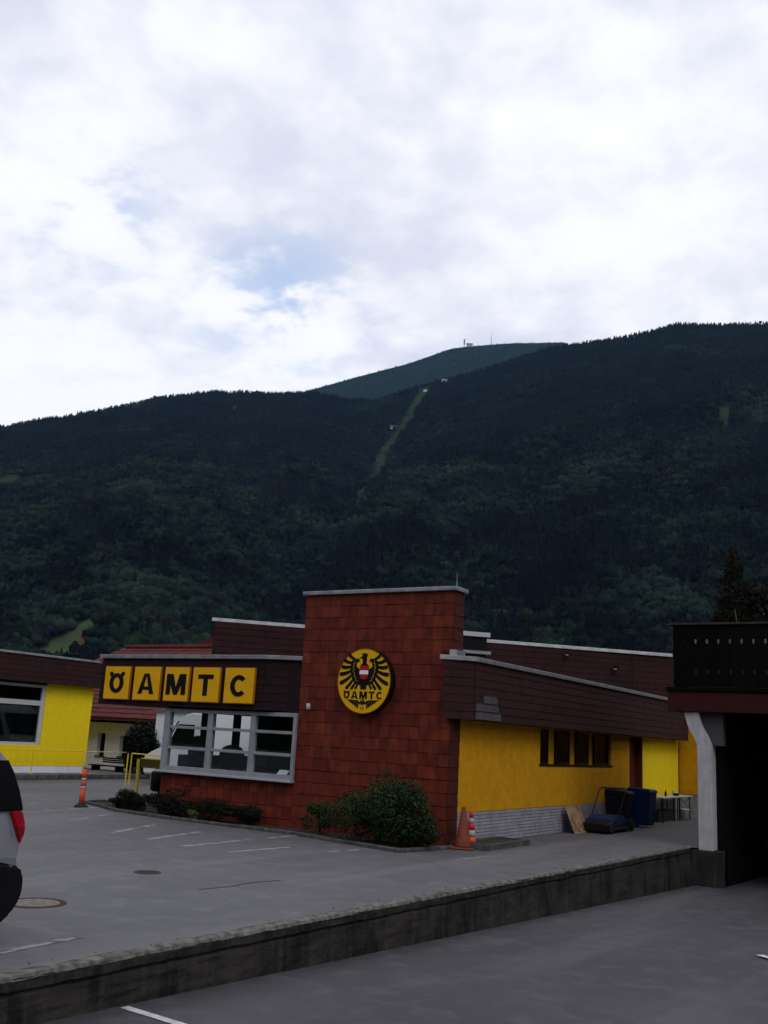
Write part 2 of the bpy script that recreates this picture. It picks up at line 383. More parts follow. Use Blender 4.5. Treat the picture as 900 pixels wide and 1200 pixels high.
CREST = [(-180, .34), (-150, .36), (-120, .30), (-90, .22), (-70, .21), (-60, .245), (-54.45, .276), (-50.04, .302), (-46.36, .327), (-42.97, .343), (-38.94, .348),  # outer entries: unseen crests behind the camera, raised to block low sky
         (-37.2, .3535), (-35.34, .347), (-33.28, .3475), (-30.75, .367), (-27.18, .3864), (-25.14, .4004), (-22.61, .413), (-18.59, .423),
         (-15.65, .4335), (-10.47, .428), (0, .40), (20, .33), (60, .20), (100, .18), (140, .30), (180, .34)]
FAR = [(-180, .05), (-60, .10), (-42, .28), (-38.5, .343), (-37.17, .3537), (-34.4, .3722), (-31.33, .3905), (-28.9, .4085), (-28.0, .4115), (-25.17, .4163), (-22.1, .4169), (-20, .40), (-10, .33), (30, .15), (180, .05)]
R0, R1, R2 = 950.0, 4000.0, 6000.0
def height(az, r):
    """az in degrees from +Y (clockwise), r in metres"""
    c = np.interp(az, [a for a, _ in CREST], [e for _, e in CREST])
    f = np.interp(az, [a for a, _ in FAR], [e for _, e in FAR])
    H1 = c*R1 - 14; H2 = f*R2 - 6
    s = np.clip((r-R0)/(R1-R0), 0, 1)
    x = np.sin(np.radians(az))*r; y = np.cos(np.radians(az))*r
    h = H1*s**1.12
    mid = 4*s*(1-s)
    h = h + mid*(75*fbm(az/5.0 + r/2600, r/3300, 3, 2) + 34*fbm(x/260, y/260, 9, 3))
    # gully down which the ski lift runs
    ga = np.interp(r, [1700, 2300, 2900, 3500, 3900], [-37.2, -35.3, -33.4, -31.6, -30.4])
    h = h - 60*mid*np.exp(-((az-ga)/2.2)**2)
    h = h + 9*fbm(az/0.9, az*0+3, 21, 3)*np.clip((s-.8)*5, 0, 1)
    # behind the first crest
    u = np.clip((r-R1)/(R2-R1), 0, 1)
    dip = np.minimum(H1, H2)*0.97
    hb = np.where(u < .35, H1 + (np.minimum(dip, H1*1.0)-H1)*(u/.35), dip + (H2-dip)*((u-.35)/.65)**.9)
    hb = hb + 26*fbm(x/420, y/420, 5, 3)*4*u*(1-u)
    h = np.where(r > R1, hb, h)
    h = np.where(r > R2, H2*(1-.5*np.clip((r-R2)/1500, 0, 1)), h)
    # flat valley floor, just under the asphalt near by
    base = np.interp(r, [0, 110, 200, R0], [-3.2, -3.2, -.6, 4.0])
    return np.where(r < R0, base, h + 4.0)

# ------------------------------------------------------------------ cladding helper
def clad(mb, p0, p1, z0, z1, row, tw, seed=1, lean=.016, skip=None):
    """rows of overlapping shingles on a vertical face from p0 to p1 (plan points); the outside is on the right hand walking p0->p1"""
    rg = random.Random(seed)
    p0 = Vector((p0[0], p0[1], 0)); p1 = Vector((p1[0], p1[1], 0)); d = (p1-p0); Ln = d.length; d.normalize()
    n = Vector((d.y, -d.x, 0))
    rows = max(1, round((z1-z0)/row)); rh = (z1-z0)/rows
    for r in range(rows):
        s = -(tw*.5 if r % 2 else 0); zb = z0+r*rh
        while s < Ln:
            a = max(0, s)+.0015; b = min(Ln, s+tw)-.0015
            if b-a > .03 and not (skip and skip((a+b)/2, zb)):
                o = lean+rg.uniform(-.002, .003); dz = rg.uniform(-.003, .003)
                q = p0+d*a
                mb.prism([q+Vector((0, 0, zb+dz)), q+n*o+Vector((0, 0, zb+dz)), q+n*.004+Vector((0, 0, zb+rh+.004))], d*(b-a))
            s += tw
    return mb

# ------------------------------------------------------------------ ground and roads
def retx(y): return -7.38+.028*y
def yardz(y): return -.25-.0235*max(min(y, 60), -40)
g = MB(); pts = [(-60, retx(-60)), (24.6, retx(24.6))]
g.poly([(-110, -60, 0), (retx(-60)-.2, -60, 0), (retx(24.6)-.2, 24.6, 0), (-6.55, 24.72, 0), (-6.55, 110, 0), (-110, 110, 0)])
plaza = g.build('car_park_road', 'plaza', kind='structure')
g = MB()
g.poly([(retx(-60)-.05, -60, yardz(-60)), (70, -60, yardz(-60)), (70, 60, yardz(60)), (-6.4, 60, yardz(60)), (-6.6, 24, yardz(24)), (retx(0)-.05, 0, yardz(0))])
g.build('lower_yard_ground', 'yard', kind='structure')
# pavement on the far left with its kerb stones
g = MB().box(-60, -30.32, 6, 31.9, .0, .17); g.box(-33.5, -30.32, 31.9, 60, 0, .17)
g.build('far_pavement', 'paving', kind='structure')
kb = thing('kerb', (-30.15, 6, 0), 'grey stone kerb along the pavement in front of the lemon yellow building', 'kerb')
km = None
for i in range(38):
    if km is None:
        km = MB().box(0, .3, .006, .994, 0, .185).build('kerb_stone', 'kerb', kb, bevel=.015, local=True); km.location = (-.15, 0, 0)
    else:
        c = km.copy(); COL.objects.link(c); c.location = (-.15+random.uniform(-.004, .004), i*1.0, random.uniform(-.006, .004))
# retaining wall
rw = thing('retaining_wall', (retx(6), 6, 0), 'long low weathered concrete retaining wall between the car park and the lower yard', 'retaining wall')
def rough_strip(name, m, ys, prof, parent, amp):
    """prof(y) -> list of (x,z) section points; lofted along y with noise"""
    v = []; f = []; n = None
    for y in ys:
        ps = prof(y); n = len(ps)
        for k, (x, z) in enumerate(ps):
            nz = mnoise.noise(Vector((x*3.1, y*2.3, z*5+k)))*amp*1.2+mnoise.noise(Vector((x*9, y*9, z*9+k)))*amp*.8
            nx = mnoise.noise(Vector((x*3.3+9, y*2.7, z*6+k*3)))*amp+mnoise.noise(Vector((x*11+9, y*12, z*13)))*amp*.6
            v.append((x+nx, y, z+(nz if z > -.3 else 0)))
    for i in range(len(ys)-1):
        for k in range(n-1):
            f.append((i*n+k, i*n+k+1, (i+1)*n+k+1, (i+1)*n+k))
    mb = MB(); mb.v = v; mb.f = f; mb.keep = True
    return mb.build(name, m, parent)
ys = list(np.arange(-4, 24.9, .07))
def prof_face(y):
    x = retx(y); zb = yardz(y)-.1
    zs = [-.012, -.05, -.10, -.125, -.14]+[(-.16)+(zb+.16)*k/8 for k in range(9)]
    out = []
    for k, z in enumerate(zs):
        px_ = x if z > -.12 else x-.035 if z > -.15 else x-.012
        out.append((px_+.05*max(0, (-z-.16))*1.0, z))
    return out[::-1]
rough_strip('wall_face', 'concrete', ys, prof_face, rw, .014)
def prof_top(y):
    x = retx(y); w = .24+.07*mnoise.noise(Vector((0, y*1.3, 0)))+.05*mnoise.noise(Vector((4, y*5, 0)))
    h = .006+.008*mnoise.noise(Vector((7, y*2, 0)))
    return [(x+.004, -.02), (x-.012, h+.01), (x-w*.35, h+.022), (x-w*.7, h+.012), (x-w, -.02)]
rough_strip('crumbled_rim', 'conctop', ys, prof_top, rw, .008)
# small lumps of loose concrete along the rim
g = MB()
for i in range(160):
    y = random.uniform(2, 24.4); x = retx(y)-random.uniform(.0, .42)**1.2; r = random.uniform(.004, .015)
    sphere_ish(g, (x, y, r*.5), r, 5, 3, (1, 1, .6))
g.build('loose_crumbs', 'conctop', rw, kind='stuff')

# ------------------------------------------------------------------ painted marks, covers
def strip(a, b, w, z, m, name, label=None, jag=0):
    a = Vector((*a, 0)); b = Vector((*b, 0)); d = (b-a).normalized(); n = Vector((-d.y, d.x, 0))*w/2
    mb = MB(); k = max(2, int((b-a).length/.12)); lft = []; rgt = []
    for i in range(k+1):
        p = a+(b-a)*i/k
        lft.append(p+n*(1+random.uniform(-jag, jag))); rgt.append(p-n*(1+random.uniform(-jag, jag)))
    zf = z if callable(z) else (lambda y: z)
    for i in range(k):
        mb.poly([(q.x, q.y, zf(q.y)) for q in (rgt[i], rgt[i+1], lft[i+1], lft[i])])
    return mb.build(name, m, kind='structure')
for a, b, w in [((-19.8, 16.86), (-20.1, 18.9), .16), ((-17.6, 15.67), (-18.5, 17.8), .13), ((-15.33, 14.81), (-16.2, 16.93), .14),
                ((-14.13, 14.53), (-14.61, 16.57), .15), ((-13.0, 14.3), (-13.1, 16.3), .14), ((-11.94, 14.36), (-11.86, 16.0), .14),
                ((-13.09, 16.9), (-13.13, 17.9), .12), ((-10.98, 16.0), (-10.82, 17.1), .10), ((-21.6, 17.4), (-21.9, 19.3), .13), ((-23.4, 18.0), (-23.9, 20.2), .13),
                ((-8.9, 17.2), (-8.8, 18.3), .09)]:
    strip(a, b, w, .004, 'markf', 'parking_line', jag=.35)
strip((-7.98, 5.2), (-8.14, 7.56), .11, .004, 'markw', 'parking_line', jag=.3)
strip((-7.12, 7.25), (-5.9, 7.15), .10, lambda y: yardz(y)+.004, 'markn', 'yard_line', jag=.08)
strip((-3.35, 15.9), (-2.5, 15.2), .14, lambda y: yardz(y)+.004, 'markn', 'yard_line', jag=.08)
def crack(pts, w, name='tar_joint'):
    for a, b in zip(pts[:-1], pts[1:]): strip(a, b, w, .004, 'patch', name, jag=.6)
crack([(-9.45, 10.78), (-9.36, 11.4), (-9.42, 11.9), (-9.3, 12.4)], .03)
mh = thing('manhole_cover', (-9.95, 8.5, 0), 'round manhole cover with pale centre set in the asphalt behind the silver car', 'manhole cover')
MB().lathe((-9.95, 8.5, 0), [(.36, .001), (.36, .006), (.30, .008), (.30, .002)], 36).build('ring', 'rust', mh)
MB().lathe((-9.95, 8.5, 0), [(.01, .006), (.285, .006), (.285, .001)], 36).build('lid', 'manring', mh)
dr = thing('drain_cover', (-11.0, 11.4, 0), 'small dark iron drain cover alone in the middle of the car park', 'drain cover')
MB().lathe((-11, 11.4, 0), [(.20, .001), (.20, .007), (.165, .007), (.165, .003)], 28).build('ring', 'iron', dr)
g = MB()
for k in range(-3, 4):
    w = math.sqrt(.15**2-(k*.045)**2); g.box(-11-w, -11+w, 11.4+k*.045-.013, 11.4+k*.045+.013, .001, .006)
g.build('grate', 'iron', dr)

# ------------------------------------------------------------------ the main building
Y0 = 18.92
B = thing('club_building', (-14.0, 18.92, 0), 'long low flat-roofed building with red shingled tower and ochre side wall', 'building')
wf = MB().box(-14.05, -10.1, Y0+.03, 19.4, 0, 5.30).build('tower', 'tiledark', B)
MB().box(-14.12, -10.03, Y0-.05, 19.47, 5.30, 5.385).build('tower_cap', 'zinc', B, bevel=.008)
# red shingles, one object each
def tile_mesh(w, h, m, sd):
    rg = random.Random(sd); o = .015+rg.uniform(-.002, .003); j = [rg.uniform(-.003, .003) for _ in range(4)]
    mb = MB(); mb.prism([(.003, .0, -.004+j[0]), (.003, -o, 0+j[0]), (.003, -.006, h+.006), (.003, 0, h+.006)], (w-.006, 0, 0))
    mb.f = mb.f
    o_ = mb.build('tile', m, B, local=True); return o_
TW, TH = 3.95/16, 5.30/20
protos = [tile_mesh(TW, TH, 'tile' if k < 4 else 'tilered', k) for k in range(5)]
used = set()
def put_tile(parent, x, z):
    k = random.randrange(5); p = protos[k]
    if k in used: p = p.copy(); COL.objects.link(p)
    used.add(k)
    p.parent = parent; p.location = (x+14.0, .028+random.uniform(-.003, .002), z)
for r in range(20):
    for c in range(16):
        if r >= 5: put_tile(wf, -14.05+c*TW, r*TH)
g = MB(); clad(g, (-14.05, Y0+.03), (-10.1, Y0+.03), 0, TH*5, TH, TW, 5, .015); g.build('lower_tiles', 'tile', wf, kind='stuff')
g = MB(); clad(g, (-10.1, Y0+.03), (-10.1, 19.40), 0, 5.30, TH, .26, 6); g.build('side_tiles', 'tiledark', wf, kind='stuff')
# office: low tiled wall, window above
g = MB(); clad(g, (-18.15, Y0+.03), (-14.05, Y0+.03), 0, .205, .205, TW, 8); g.build('lower_tiles', 'tile', B, kind='stuff')
lw = MB().box(-18.15, -14.05, Y0+.03, Y0+.22, 0, 1.0).build('office_wall', 'tiledark', B)
TW2 = 4.1/16
clad_low = MB()
for r in range(3):
    for c in range(16):
        put_tile(lw, -18.15+c*TW2+.004, .205+r*TH)
MB().box(-18.15, -14.05, Y0+.03, 19.12, 2.54, 3.6).build('lintel_wall', 'shingle', B)
MB().box(-18.15, -14.05, 19.12, 24.2, -.1, .06).build('office_floor', 'carpet', B)
MB().box(-18.15, -11.5, 19.12, 24.2, 2.56, 2.62).build('office_ceiling', 'intwall', B)
g = MB().box(-18.15, -11.5, 24.2, 24.4, 0, 3.4); g.box(-11.5, -11.3, 19.4, 24.4, 0, 3.4); g.box(-18.15, -18.0, 22.45, 24.2, 0, 3.4); g.box(-18.15, -18.0, 19.14, 22.45, 0, .9); g.box(-18.15, -18.0, 19.14, 22.45, 2.5, 3.4)
g.build('office_inner_wall', 'interior', B)
g = MB(); g.box(-17.98, -17.6, 19.3, 22.4, .06, 1.44); g.build('low_cabinet', 'blueseat', B)
g = MB()
for y in (20.22, 21.5): g.box(-18.14, -18.02, y, y+.2, .9, 2.5)
g.box(-18.14, -18.02, 19.14, 22.45, .9, .98)
g.build('side_window_mullions', 'interior', B)
# front window
W = MB().box(-18.15, -17.97, 18.86, 19.0, 1.17, 2.56).build('window_frame', 'frame', B)
def fb(*a): return MB().box(*a).build('frame_bar', 'frame', W, bevel=.006)
fb(-16.73, -16.57, 18.87, 18.98, 1.17, 2.47); fb(-15.39, -15.24, 18.865, 18.98, 1.17, 2.47); fb(-14.13, -14.055, 18.86, 19.0, 1.17, 2.56)
fb(-17.97, -14.13, 18.88, 18.99, 2.47, 2.56)
for a, b in ((2.075, 2.145), (1.575, 1.645)):
    for x0, x1 in ((-17.97, -16.73), (-16.57, -15.39), (-15.24, -14.13)): fb(x0, x1, 18.885, 18.975, a, b)
fb(-18.15, -14.055, 18.86, 19.0, 1.06, 1.17)
MB().box(-18.25, -14.04, 18.78, 19.02, 1.005, 1.06).build('window_sill', 'sill', B, bevel=.006)
for x0, x1 in ((-17.97, -16.73), (-16.57, -15.39), (-15.24, -14.13)):
    for a, b in ((1.17, 1.575), (1.645, 2.075), (2.145, 2.47)):
        MB().box(x0, x1, 18.93, 18.94, a, b).build('pane', 'glass', W)
# left fascia / canopy with chamfer
FL = [(-20.46, 18.76), (-14.97, 18.76), (-14.06, 19.1), (-14.06, 24.3), (-18.3, 24.3), (-18.3, 20.6), (-20.46, 20.6)]
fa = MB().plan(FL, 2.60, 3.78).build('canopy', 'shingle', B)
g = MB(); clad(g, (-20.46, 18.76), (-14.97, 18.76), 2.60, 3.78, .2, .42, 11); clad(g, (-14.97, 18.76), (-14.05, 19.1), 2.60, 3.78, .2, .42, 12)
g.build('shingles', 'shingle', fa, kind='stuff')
MB().plan([(-20.52, 18.68), (-14.95, 18.68), (-14.05, 19.01), (-14.05, 19.2), (-14.95, 18.86), (-20.30, 18.86), (-20.30, 20.6), (-20.52, 20.6)], 3.78, 3.875).build('canopy_edge', 'zinc', B, bevel=.006)
# side wing: brick plinth, ochre wall, slot windows, door
X1 = -10.1
def wall_y(x, y0, y1, z0, z1, name, m, parent=B, th=.3, label=None): return MB().box(x-th, x, y0, y1, z0, z1).build(name, m, parent, label=label)
ow = wall_y(X1, 19.42, 23.75, .66, 3.0, 'ochre_wall', 'ochre')
g = MB(); g.box(X1-.3, X1, 23.75, 29.0, .66, 1.68); g.box(X1-.3, X1, 23.75, 29.0, 2.56, 3.0)
for a, b in ((24.48, 25.0), (25.95, 26.45), (27.36, 27.84)): g.box(X1-.3, X1-.15, a, b, 1.68, 2.56)
g.box(X1-.3, X1, 29.0, 30.62, .66, 3.0)
g.build('ochre_wall', 'ochre', B)
wall_y(X1, 31.92, 35.9, .66, 3.0, 'lemon_wall', 'lemon', label='brighter lemon yellow stretch of wall past the brown door')
pl = wall_y(X1-.02, 19.42, 30.62, 0, .655, 'brick_plinth', 'mortar')
g = MB(); rg = random.Random(3)
for r in range(9):
    y = 19.43-(.125 if r % 2 else 0)
    while y < 30.6:
        a = max(y, 19.425); b = min(y+.24, 30.61)
        if b-a > .04: g.box(X1-.03, X1+.002+rg.uniform(0, .006), a, b, r*.0725+.008, r*.0725+.068)
        y += .25
g.build('bricks', 'whitebrick', pl, kind='stuff')
wall_y(X1-.01, 31.92, 35.9, 0, .66, 'grey_plinth', 'greyplinth')
sw = MB().box(X1-.06, X1+.02, 23.70, 29.06, 1.64, 1.69).build('slot_window', 'black', B)
for a, b in ((23.75, 24.48), (25.0, 25.95), (26.45, 27.36), (27.84, 29.0)):
    g = MB(); y0, y1, z0, z1 = a, b, 1.69, 2.56
    
    g.box(X1-.12, X1-.08, y0, y0+.06, z0, z1); g.box(X1-.12, X1-.08, y1-.06, y1, z0, z1); g.box(X1-.12, X1-.08, y0+.06, y1-.06, z0, z0+.06); g.box(X1-.12, X1-.08, y0+.06, y1-.06, z1-.06, z1)
    g.build('frame', 'black', sw); MB().box(X1-.105, X1-.095, y0+.06, y1-.06, z0+.06, z1-.06).build('pane', 'blackglass', sw)
    MB().box(X1-.28, X1-.26, y0, y1, z0+.02, z0+.30).build('curtain', 'manring', sw)
g = MB().box(-14, X1-.32, 19.5, 36, -.05, .05); g.box(-14.05, -14.0, 24.4, 36, 0, 3.3); g.build('wing_inside', 'interior', B)
dd = MB().box(X1-.28, X1-.22, 30.62, 31.92, 0, 2.56).build('door', 'door', B)
MB().tube((X1-.2, 31.75, 1.02), (X1-.2, 31.6, 1.02), .012).build('handle', 'zinc', dd)
g = MB().box(X1-.22, X1+.0, 30.62, 30.70, 0, 2.56); g.box(X1-.22, X1, 31.84, 31.92, 0, 2.56); g.build('door_frame', 'door', B)
wall_y(X1, 30.62, 31.92, 2.56, 3.0, 'door_lintel', 'ochre')
# wing at the far end, facing the camera
MB().box(X1, -2.0, 36.0, 36.3, .78, 3.6).build('end_wall', 'ochre', B)
MB().box(X1, -2.0, 36.02, 36.3, 0, .78).build('end_plinth', 'greyplinth', B)
MB().box(X1, -2.0, 36.3, 42, 3.5, 3.6).build('end_roof', 'gravel', B)
# right fascia with chamfer
XF = -9.7
FR = [(-10.18, 18.72), (XF, 19.22), (XF, 35.7), (-10.7, 35.7), (-10.7, 19.45), (-10.12, 19.42), (-10.12, 18.95), (-10.18, 18.95)]
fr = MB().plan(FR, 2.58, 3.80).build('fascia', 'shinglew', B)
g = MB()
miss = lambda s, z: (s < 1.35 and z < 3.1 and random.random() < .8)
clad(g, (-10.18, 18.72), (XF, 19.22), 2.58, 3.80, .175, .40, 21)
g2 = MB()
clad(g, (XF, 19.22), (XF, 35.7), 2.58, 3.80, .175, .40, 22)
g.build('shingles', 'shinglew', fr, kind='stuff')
for k, (a, b, z) in enumerate([(.02, .42, 2.60), (.42, .84, 2.60), (.84, 1.30, 2.60), (.02, .5, 2.775), (.5, .86, 2.775), (.86, 1.16, 2.775), (.4, .78, 2.95), (.78, 1.1, 2.95)]):
    MB().prism([(XF+.020, 19.24+a, z), (XF+.040, 19.24+a, z), (XF+.022, 19.24+a, z+.16)], (0, b-a-.01, 0)).build('grey_shingle', 'greyshingle', fr)
MB().plan([(-10.24, 18.64), (XF+.07, 19.17), (XF+.07, 35.75), (XF-.16, 35.75), (XF-.16, 19.28), (-10.10, 18.95), (-10.24, 18.95)], 3.80, 3.895).build('fascia_cap', 'zinc', B, bevel=.006)
MB().plan([(-10.09, 18.80), (-9.98, 18.93), (-9.98, 19.3), (-10.09, 19.3)], 3.895, 4.02).build('cap_upstand', 'zinc', B)
MB().box(-14.0, -10.0, 19.45, 36.0, 3.35, 3.45).build('roof', 'gravel', B)
# rear hall, set at 45 degrees
RH = [(-21.2, 23.82), (-10.12, 35.32), (-10.12, 46), (-21.2, 46)]
MB().plan([(-21.22, 23.80), (-17.2, 27.96), (-17.3, 28.1), (-21.3, 23.95)], 0.02, 2.85).build('workshop_wall', mat('bright_white_wall', (.8, .82, .81), .8), B)
rh = MB().plan(RH, 0.0, 5.42).build('hall', 'shingle', B)
g = MB(); clad(g, (-21.2, 23.82), (-10.12, 35.32), 3.5, 5.42, .2, .42, 31); g.build('shingles', 'shinglew', rh, kind='stuff')
def off(d): k = d/math.sqrt(2); return k
MB().plan([(-21.28, 23.78), (-10.07, 35.41-.16), (-10.2, 35.53), (-21.28, 24.06)], 5.42, 5.53).build('hall_cap', 'zincd', B, bevel=.006)
for t in (.105, .905):
    x = -21.2+11.08*t+.03; y = 23.82+11.5*t-.03
    MB().tube((x, y, 3.45), (x, y, 5.42), .012).build('conductor_rod', 'railwood', B)
MB().tube((XF+.035, 19.28, 2.6), (XF+.035, 19.28, 3.8), .008).build('conductor_rod', 'railwood', B)
MB().tube((-10.22, 19.25, 5.38), (-10.22, 19.25, 5.74), .010, r2=.004).build('lightning_rod', 'zinc', B)
# roof light with white rims
rl = MB().plan([(-13.2, 23.0), (-11.95, 24.35), (-13.0, 25.4), (-14.2, 24.0)], 3.4, 4.9).build('roof_light', 'black', B)
MB().plan([(-13.3, 22.85), (-11.85, 24.35), (-13.0, 25.5), (-14.35, 24.0)], 4.9, 5.02).build('rim', 'wframe', rl)
MB().plan([(-13.3, 22.85), (-11.83, 24.37), (-13.0, 25.5), (-14.35, 24.0)], 4.44, 4.52).build('rim', 'zinc', rl)
# spotlights on the hall wall
for x, y, z, lab in ((-12.84, 32.40, 5.22, 'small black spotlight high on the rear hall wall, nearer the red tower'), (-11.59, 33.69, 4.86, 'small black spotlight lower on the rear hall wall, nearer the balcony')):
    t = thing('spotlight', (x, y, z), lab, 'spotlight', group='spotlights on the rear hall wall')
    o = MB().box(x-.02, x+.12, y-.16, y-.02, z-.02, z+.10).build('housing', 'black', t, bevel=.01)
    MB().box(x+.0, x+.10, y-.175, y-.16, z-.035, z-.01).build('lens', 'wframe', t)
t = thing('wall_lamp', (-13.71, 18.9, 2.72), 'tiny white wall lamp on the red shingles left of the eagle emblem', 'lamp')
MB().lathe((-13.71, 18.83, 2.65), [(.02, 0), (.05, .02), (.05, .11), (.035, .14)], 12).build('shade', 'wframe', t, smooth=True)
MB().box(-13.735, -13.685, 18.84, 18.9, 2.68, 2.74).build('bracket', 'zinc', t)

# office contents
dk = thing('desk', (-16.4, 20.0, .06), 'dark blue office desk seen behind the front window', 'desk')
MB().box(-17.3, -15.0, 19.55, 20.3, 1.10, 1.16).build('desk_top', 'sweepblue', dk)
g = MB().box(-17.2, -15.1, 19.6, 19.64, .3, 1.1).build('front_panel', 'blueseat', dk)
for x in (-17.2, -15.1): MB().box(x-.03, x+.03, 19.6, 20.2, .06, 1.1).build('leg', 'black', dk)
mo = thing('computer_monitor', (-15.9, 19.9, 1.16), 'computer monitor on the desk behind the front window', 'monitor')
MB().box(-16.1, -15.62, 19.86, 19.91, 1.28, 1.70).build('screen', 'monitor', mo, bevel=.01)
MB().box(-15.9, -15.82, 19.88, 19.92, 1.18, 1.32).build('stand', 'monitor', mo)
MB().box(-16.0, -15.72, 19.8, 20.0, 1.16, 1.18).build('foot', 'monitor', mo)
ch = thing('office_chair', (-17.55, 19.6, .06), 'black office chair with rounded back at the left end of the office window', 'chair')
g = MB(); ps = [(-17.85, 1.25), (-17.25, 1.25), (-17.22, 1.75), (-17.30, 1.93), (-17.45, 2.0), (-17.65, 2.0), (-17.8, 1.93), (-17.88, 1.75)]
g.prism([(x, 19.5, z-.08) for x, z in ps], (0, .09, 0)).build('backrest', 'black', ch, bevel=.02, segs=2)
MB().box(-17.85, -17.25, 19.55, 20.05, .98, 1.08).build('seat', 'black', ch, bevel=.03, segs=2)
MB().tube((-17.55, 19.8, .25), (-17.55, 19.8, .98), .03).build('column', 'tube', ch)
g = MB()
for k in range(5):
    a = k*1.2566; g.tube((-17.55, 19.8, .24), (-17.55+.3*math.cos(a), 19.8+.3*math.sin(a), .12), .022)
g.build('star_base', 'black', ch)
c2 = copy_tree(ch, (-16.85, 20.05, -.12), .5, 'second black office chair seen through the middle of the office window'); c2['group'] = ch['group'] = 'office chairs'
pa = MB().prism([(-14.62, 19.02, 1.17), (-14.32, 19.02, 1.17), (-14.30, 19.08, 1.27), (-14.58, 19.08, 1.27)], (0, .012, 0)).build('notice_card', 'paper')
tag(pa, 'small white card standing on the sill in the lower right window pane', 'card')

# ------------------------------------------------------------------ lettering
def bar(mb, a, b, w, y, d):       # stroke between two points (x,z) in the panel plane
    a = Vector((a[0], 0, a[1])); b = Vector((b[0], 0, b[1])); t = (b-a).normalized(); n = Vector((-t.z, 0, t.x))*w/2
    o = Vector((0, y, 0)); mb.prism([a-n+o, b-n+o, b+n+o, a+n+o], (0, -d, 0))
def quad(mb, pts, y, d): mb.prism([(x, y, z) for x, z in pts], (0, -d, 0))
def arc(mb, cx, cz, rx, rz, w, a0, a1, n, y, d):
    for k in range(n):
        t0 = math.radians(a0+(a1-a0)*k/n); t1 = math.radians(a0+(a1-a0)*(k+1)/n)
        P = lambda t, q: (cx+(rx-q)*math.cos(t), cz+(rz-q)*math.sin(t))
        quad(mb, [P(t0, 0), P(t1, 0), P(t1, w), P(t0, w)], y, d)
def glyph(mb, chh, x, z, s, y, d, wd=None):
    """letter with cap height s, lower left corner (x, z)"""
    w = .205*s; e = .0006
    if chh in 'ÖO':
        W_ = .74*s; arc(mb, x+W_/2, z+s/2, W_/2, s/2, w, 0, 360, 24, y, d)
        if chh == 'Ö':
            for sx in (-1, 1):
                arc(mb, x+W_/2+sx*.30*s, z+.97*s, .10*s, .10*s, .0999*s, 0, 360, 12, y-e, d)
                quad(mb, [(x+W_/2+sx*.16*s, z+.86*s), (x+W_/2+sx*.32*s, z+.80*s), (x+W_/2+sx*.38*s, z+.96*s), (x+W_/2+sx*.24*s, z+1.04*s)], y-2*e, d)
        return W_
    if chh == 'A':
        W_ = .82*s
        quad(mb, [(x, z), (x+w*1.05, z), (x+W_/2+w*.1, z+s), (x+W_/2-w*.62, z+s)], y, d)
        quad(mb, [(x+W_-w*1.05, z), (x+W_, z), (x+W_/2+w*.62, z+s), (x+W_/2-w*.1, z+s)], y-e, d)
        quad(mb, [(x+.17*s, z+.20*s), (x+W_-.17*s, z+.20*s), (x+W_-.22*s, z+.36*s), (x+.22*s, z+.36*s)], y-2*e, d); return W_
    if chh == 'M':
        W_ = .92*s
        quad(mb, [(x, z), (x+w, z), (x+w, z+s), (x, z+s)], y, d); quad(mb, [(x+W_-w, z), (x+W_, z), (x+W_, z+s), (x+W_-w, z+s)], y, d)
        quad(mb, [(x+w*.1, z+s), (x+w*1.5, z+s), (x+W_/2+w*.42, z), (x+W_/2-w*.42, z)], y-e, d)
        quad(mb, [(x+W_-w*1.5, z+s), (x+W_-w*.1, z+s), (x+W_/2+w*.42, z), (x+W_/2-w*.42, z)], y-2*e, d); return W_
    if chh == 'T':
        W_ = .72*s
        quad(mb, [(x, z+s-w), (x+W_, z+s-w), (x+W_, z+s), (x, z+s)], y, d); quad(mb, [(x+W_/2-w/2, z), (x+W_/2+w/2, z), (x+W_/2+w/2, z+s-w), (x+W_/2-w/2, z+s-w)], y, d); return W_
    if chh == 'C':
        W_ = .76*s; arc(mb, x+W_/2, z+s/2, W_/2, s/2, w, 42, 318, 20, y, d); return W_
WID = {'Ö': .74, 'A': .82, 'M': .92, 'T': .72, 'C': .76}
def wide_glyph(c, s, y, d, kx, x, z, centre=False):
    g_ = MB(); glyph(g_, c, 0, 0, s, y, d); w_ = WID[c]*s*kx; x0_ = x-w_/2 if centre else x
    g_.v = [(x0_+vx*kx, vy, z+vz) for vx, vy, vz in g_.v]; return g_
YS = 18.675
for i, (x0, x1, c) in enumerate([(-20.24, -19.31, 'Ö'), (-19.18, -18.24, 'A'), (-18.11, -17.27, 'M'), (-17.17, -16.28, 'T'), (-16.14, -15.21, 'C')]):
    t = thing('letter_sign', ((x0+x1)/2, 18.74, 2.72), 'yellow box sign with the black letter %s on the dark canopy edge' % c, 'sign', group='yellow letter signs')
    MB().box(x0, x1, YS, 18.745, 2.715, 3.575).build('housing', 'signside', t, bevel=.012, segs=2)
    MB().box(x0+.02, x1-.02, YS-.006, YS+.01, 2.735, 3.555).build('face', 'signyellow', t, bevel=.004)
    s = .51; g = wide_glyph(c, s, YS-.007, .008, {'M': 1.38, 'Ö': 1.36}.get(c, 1.34), (x0+x1)/2, 2.885, centre=True); g.build('letter', 'black', t)

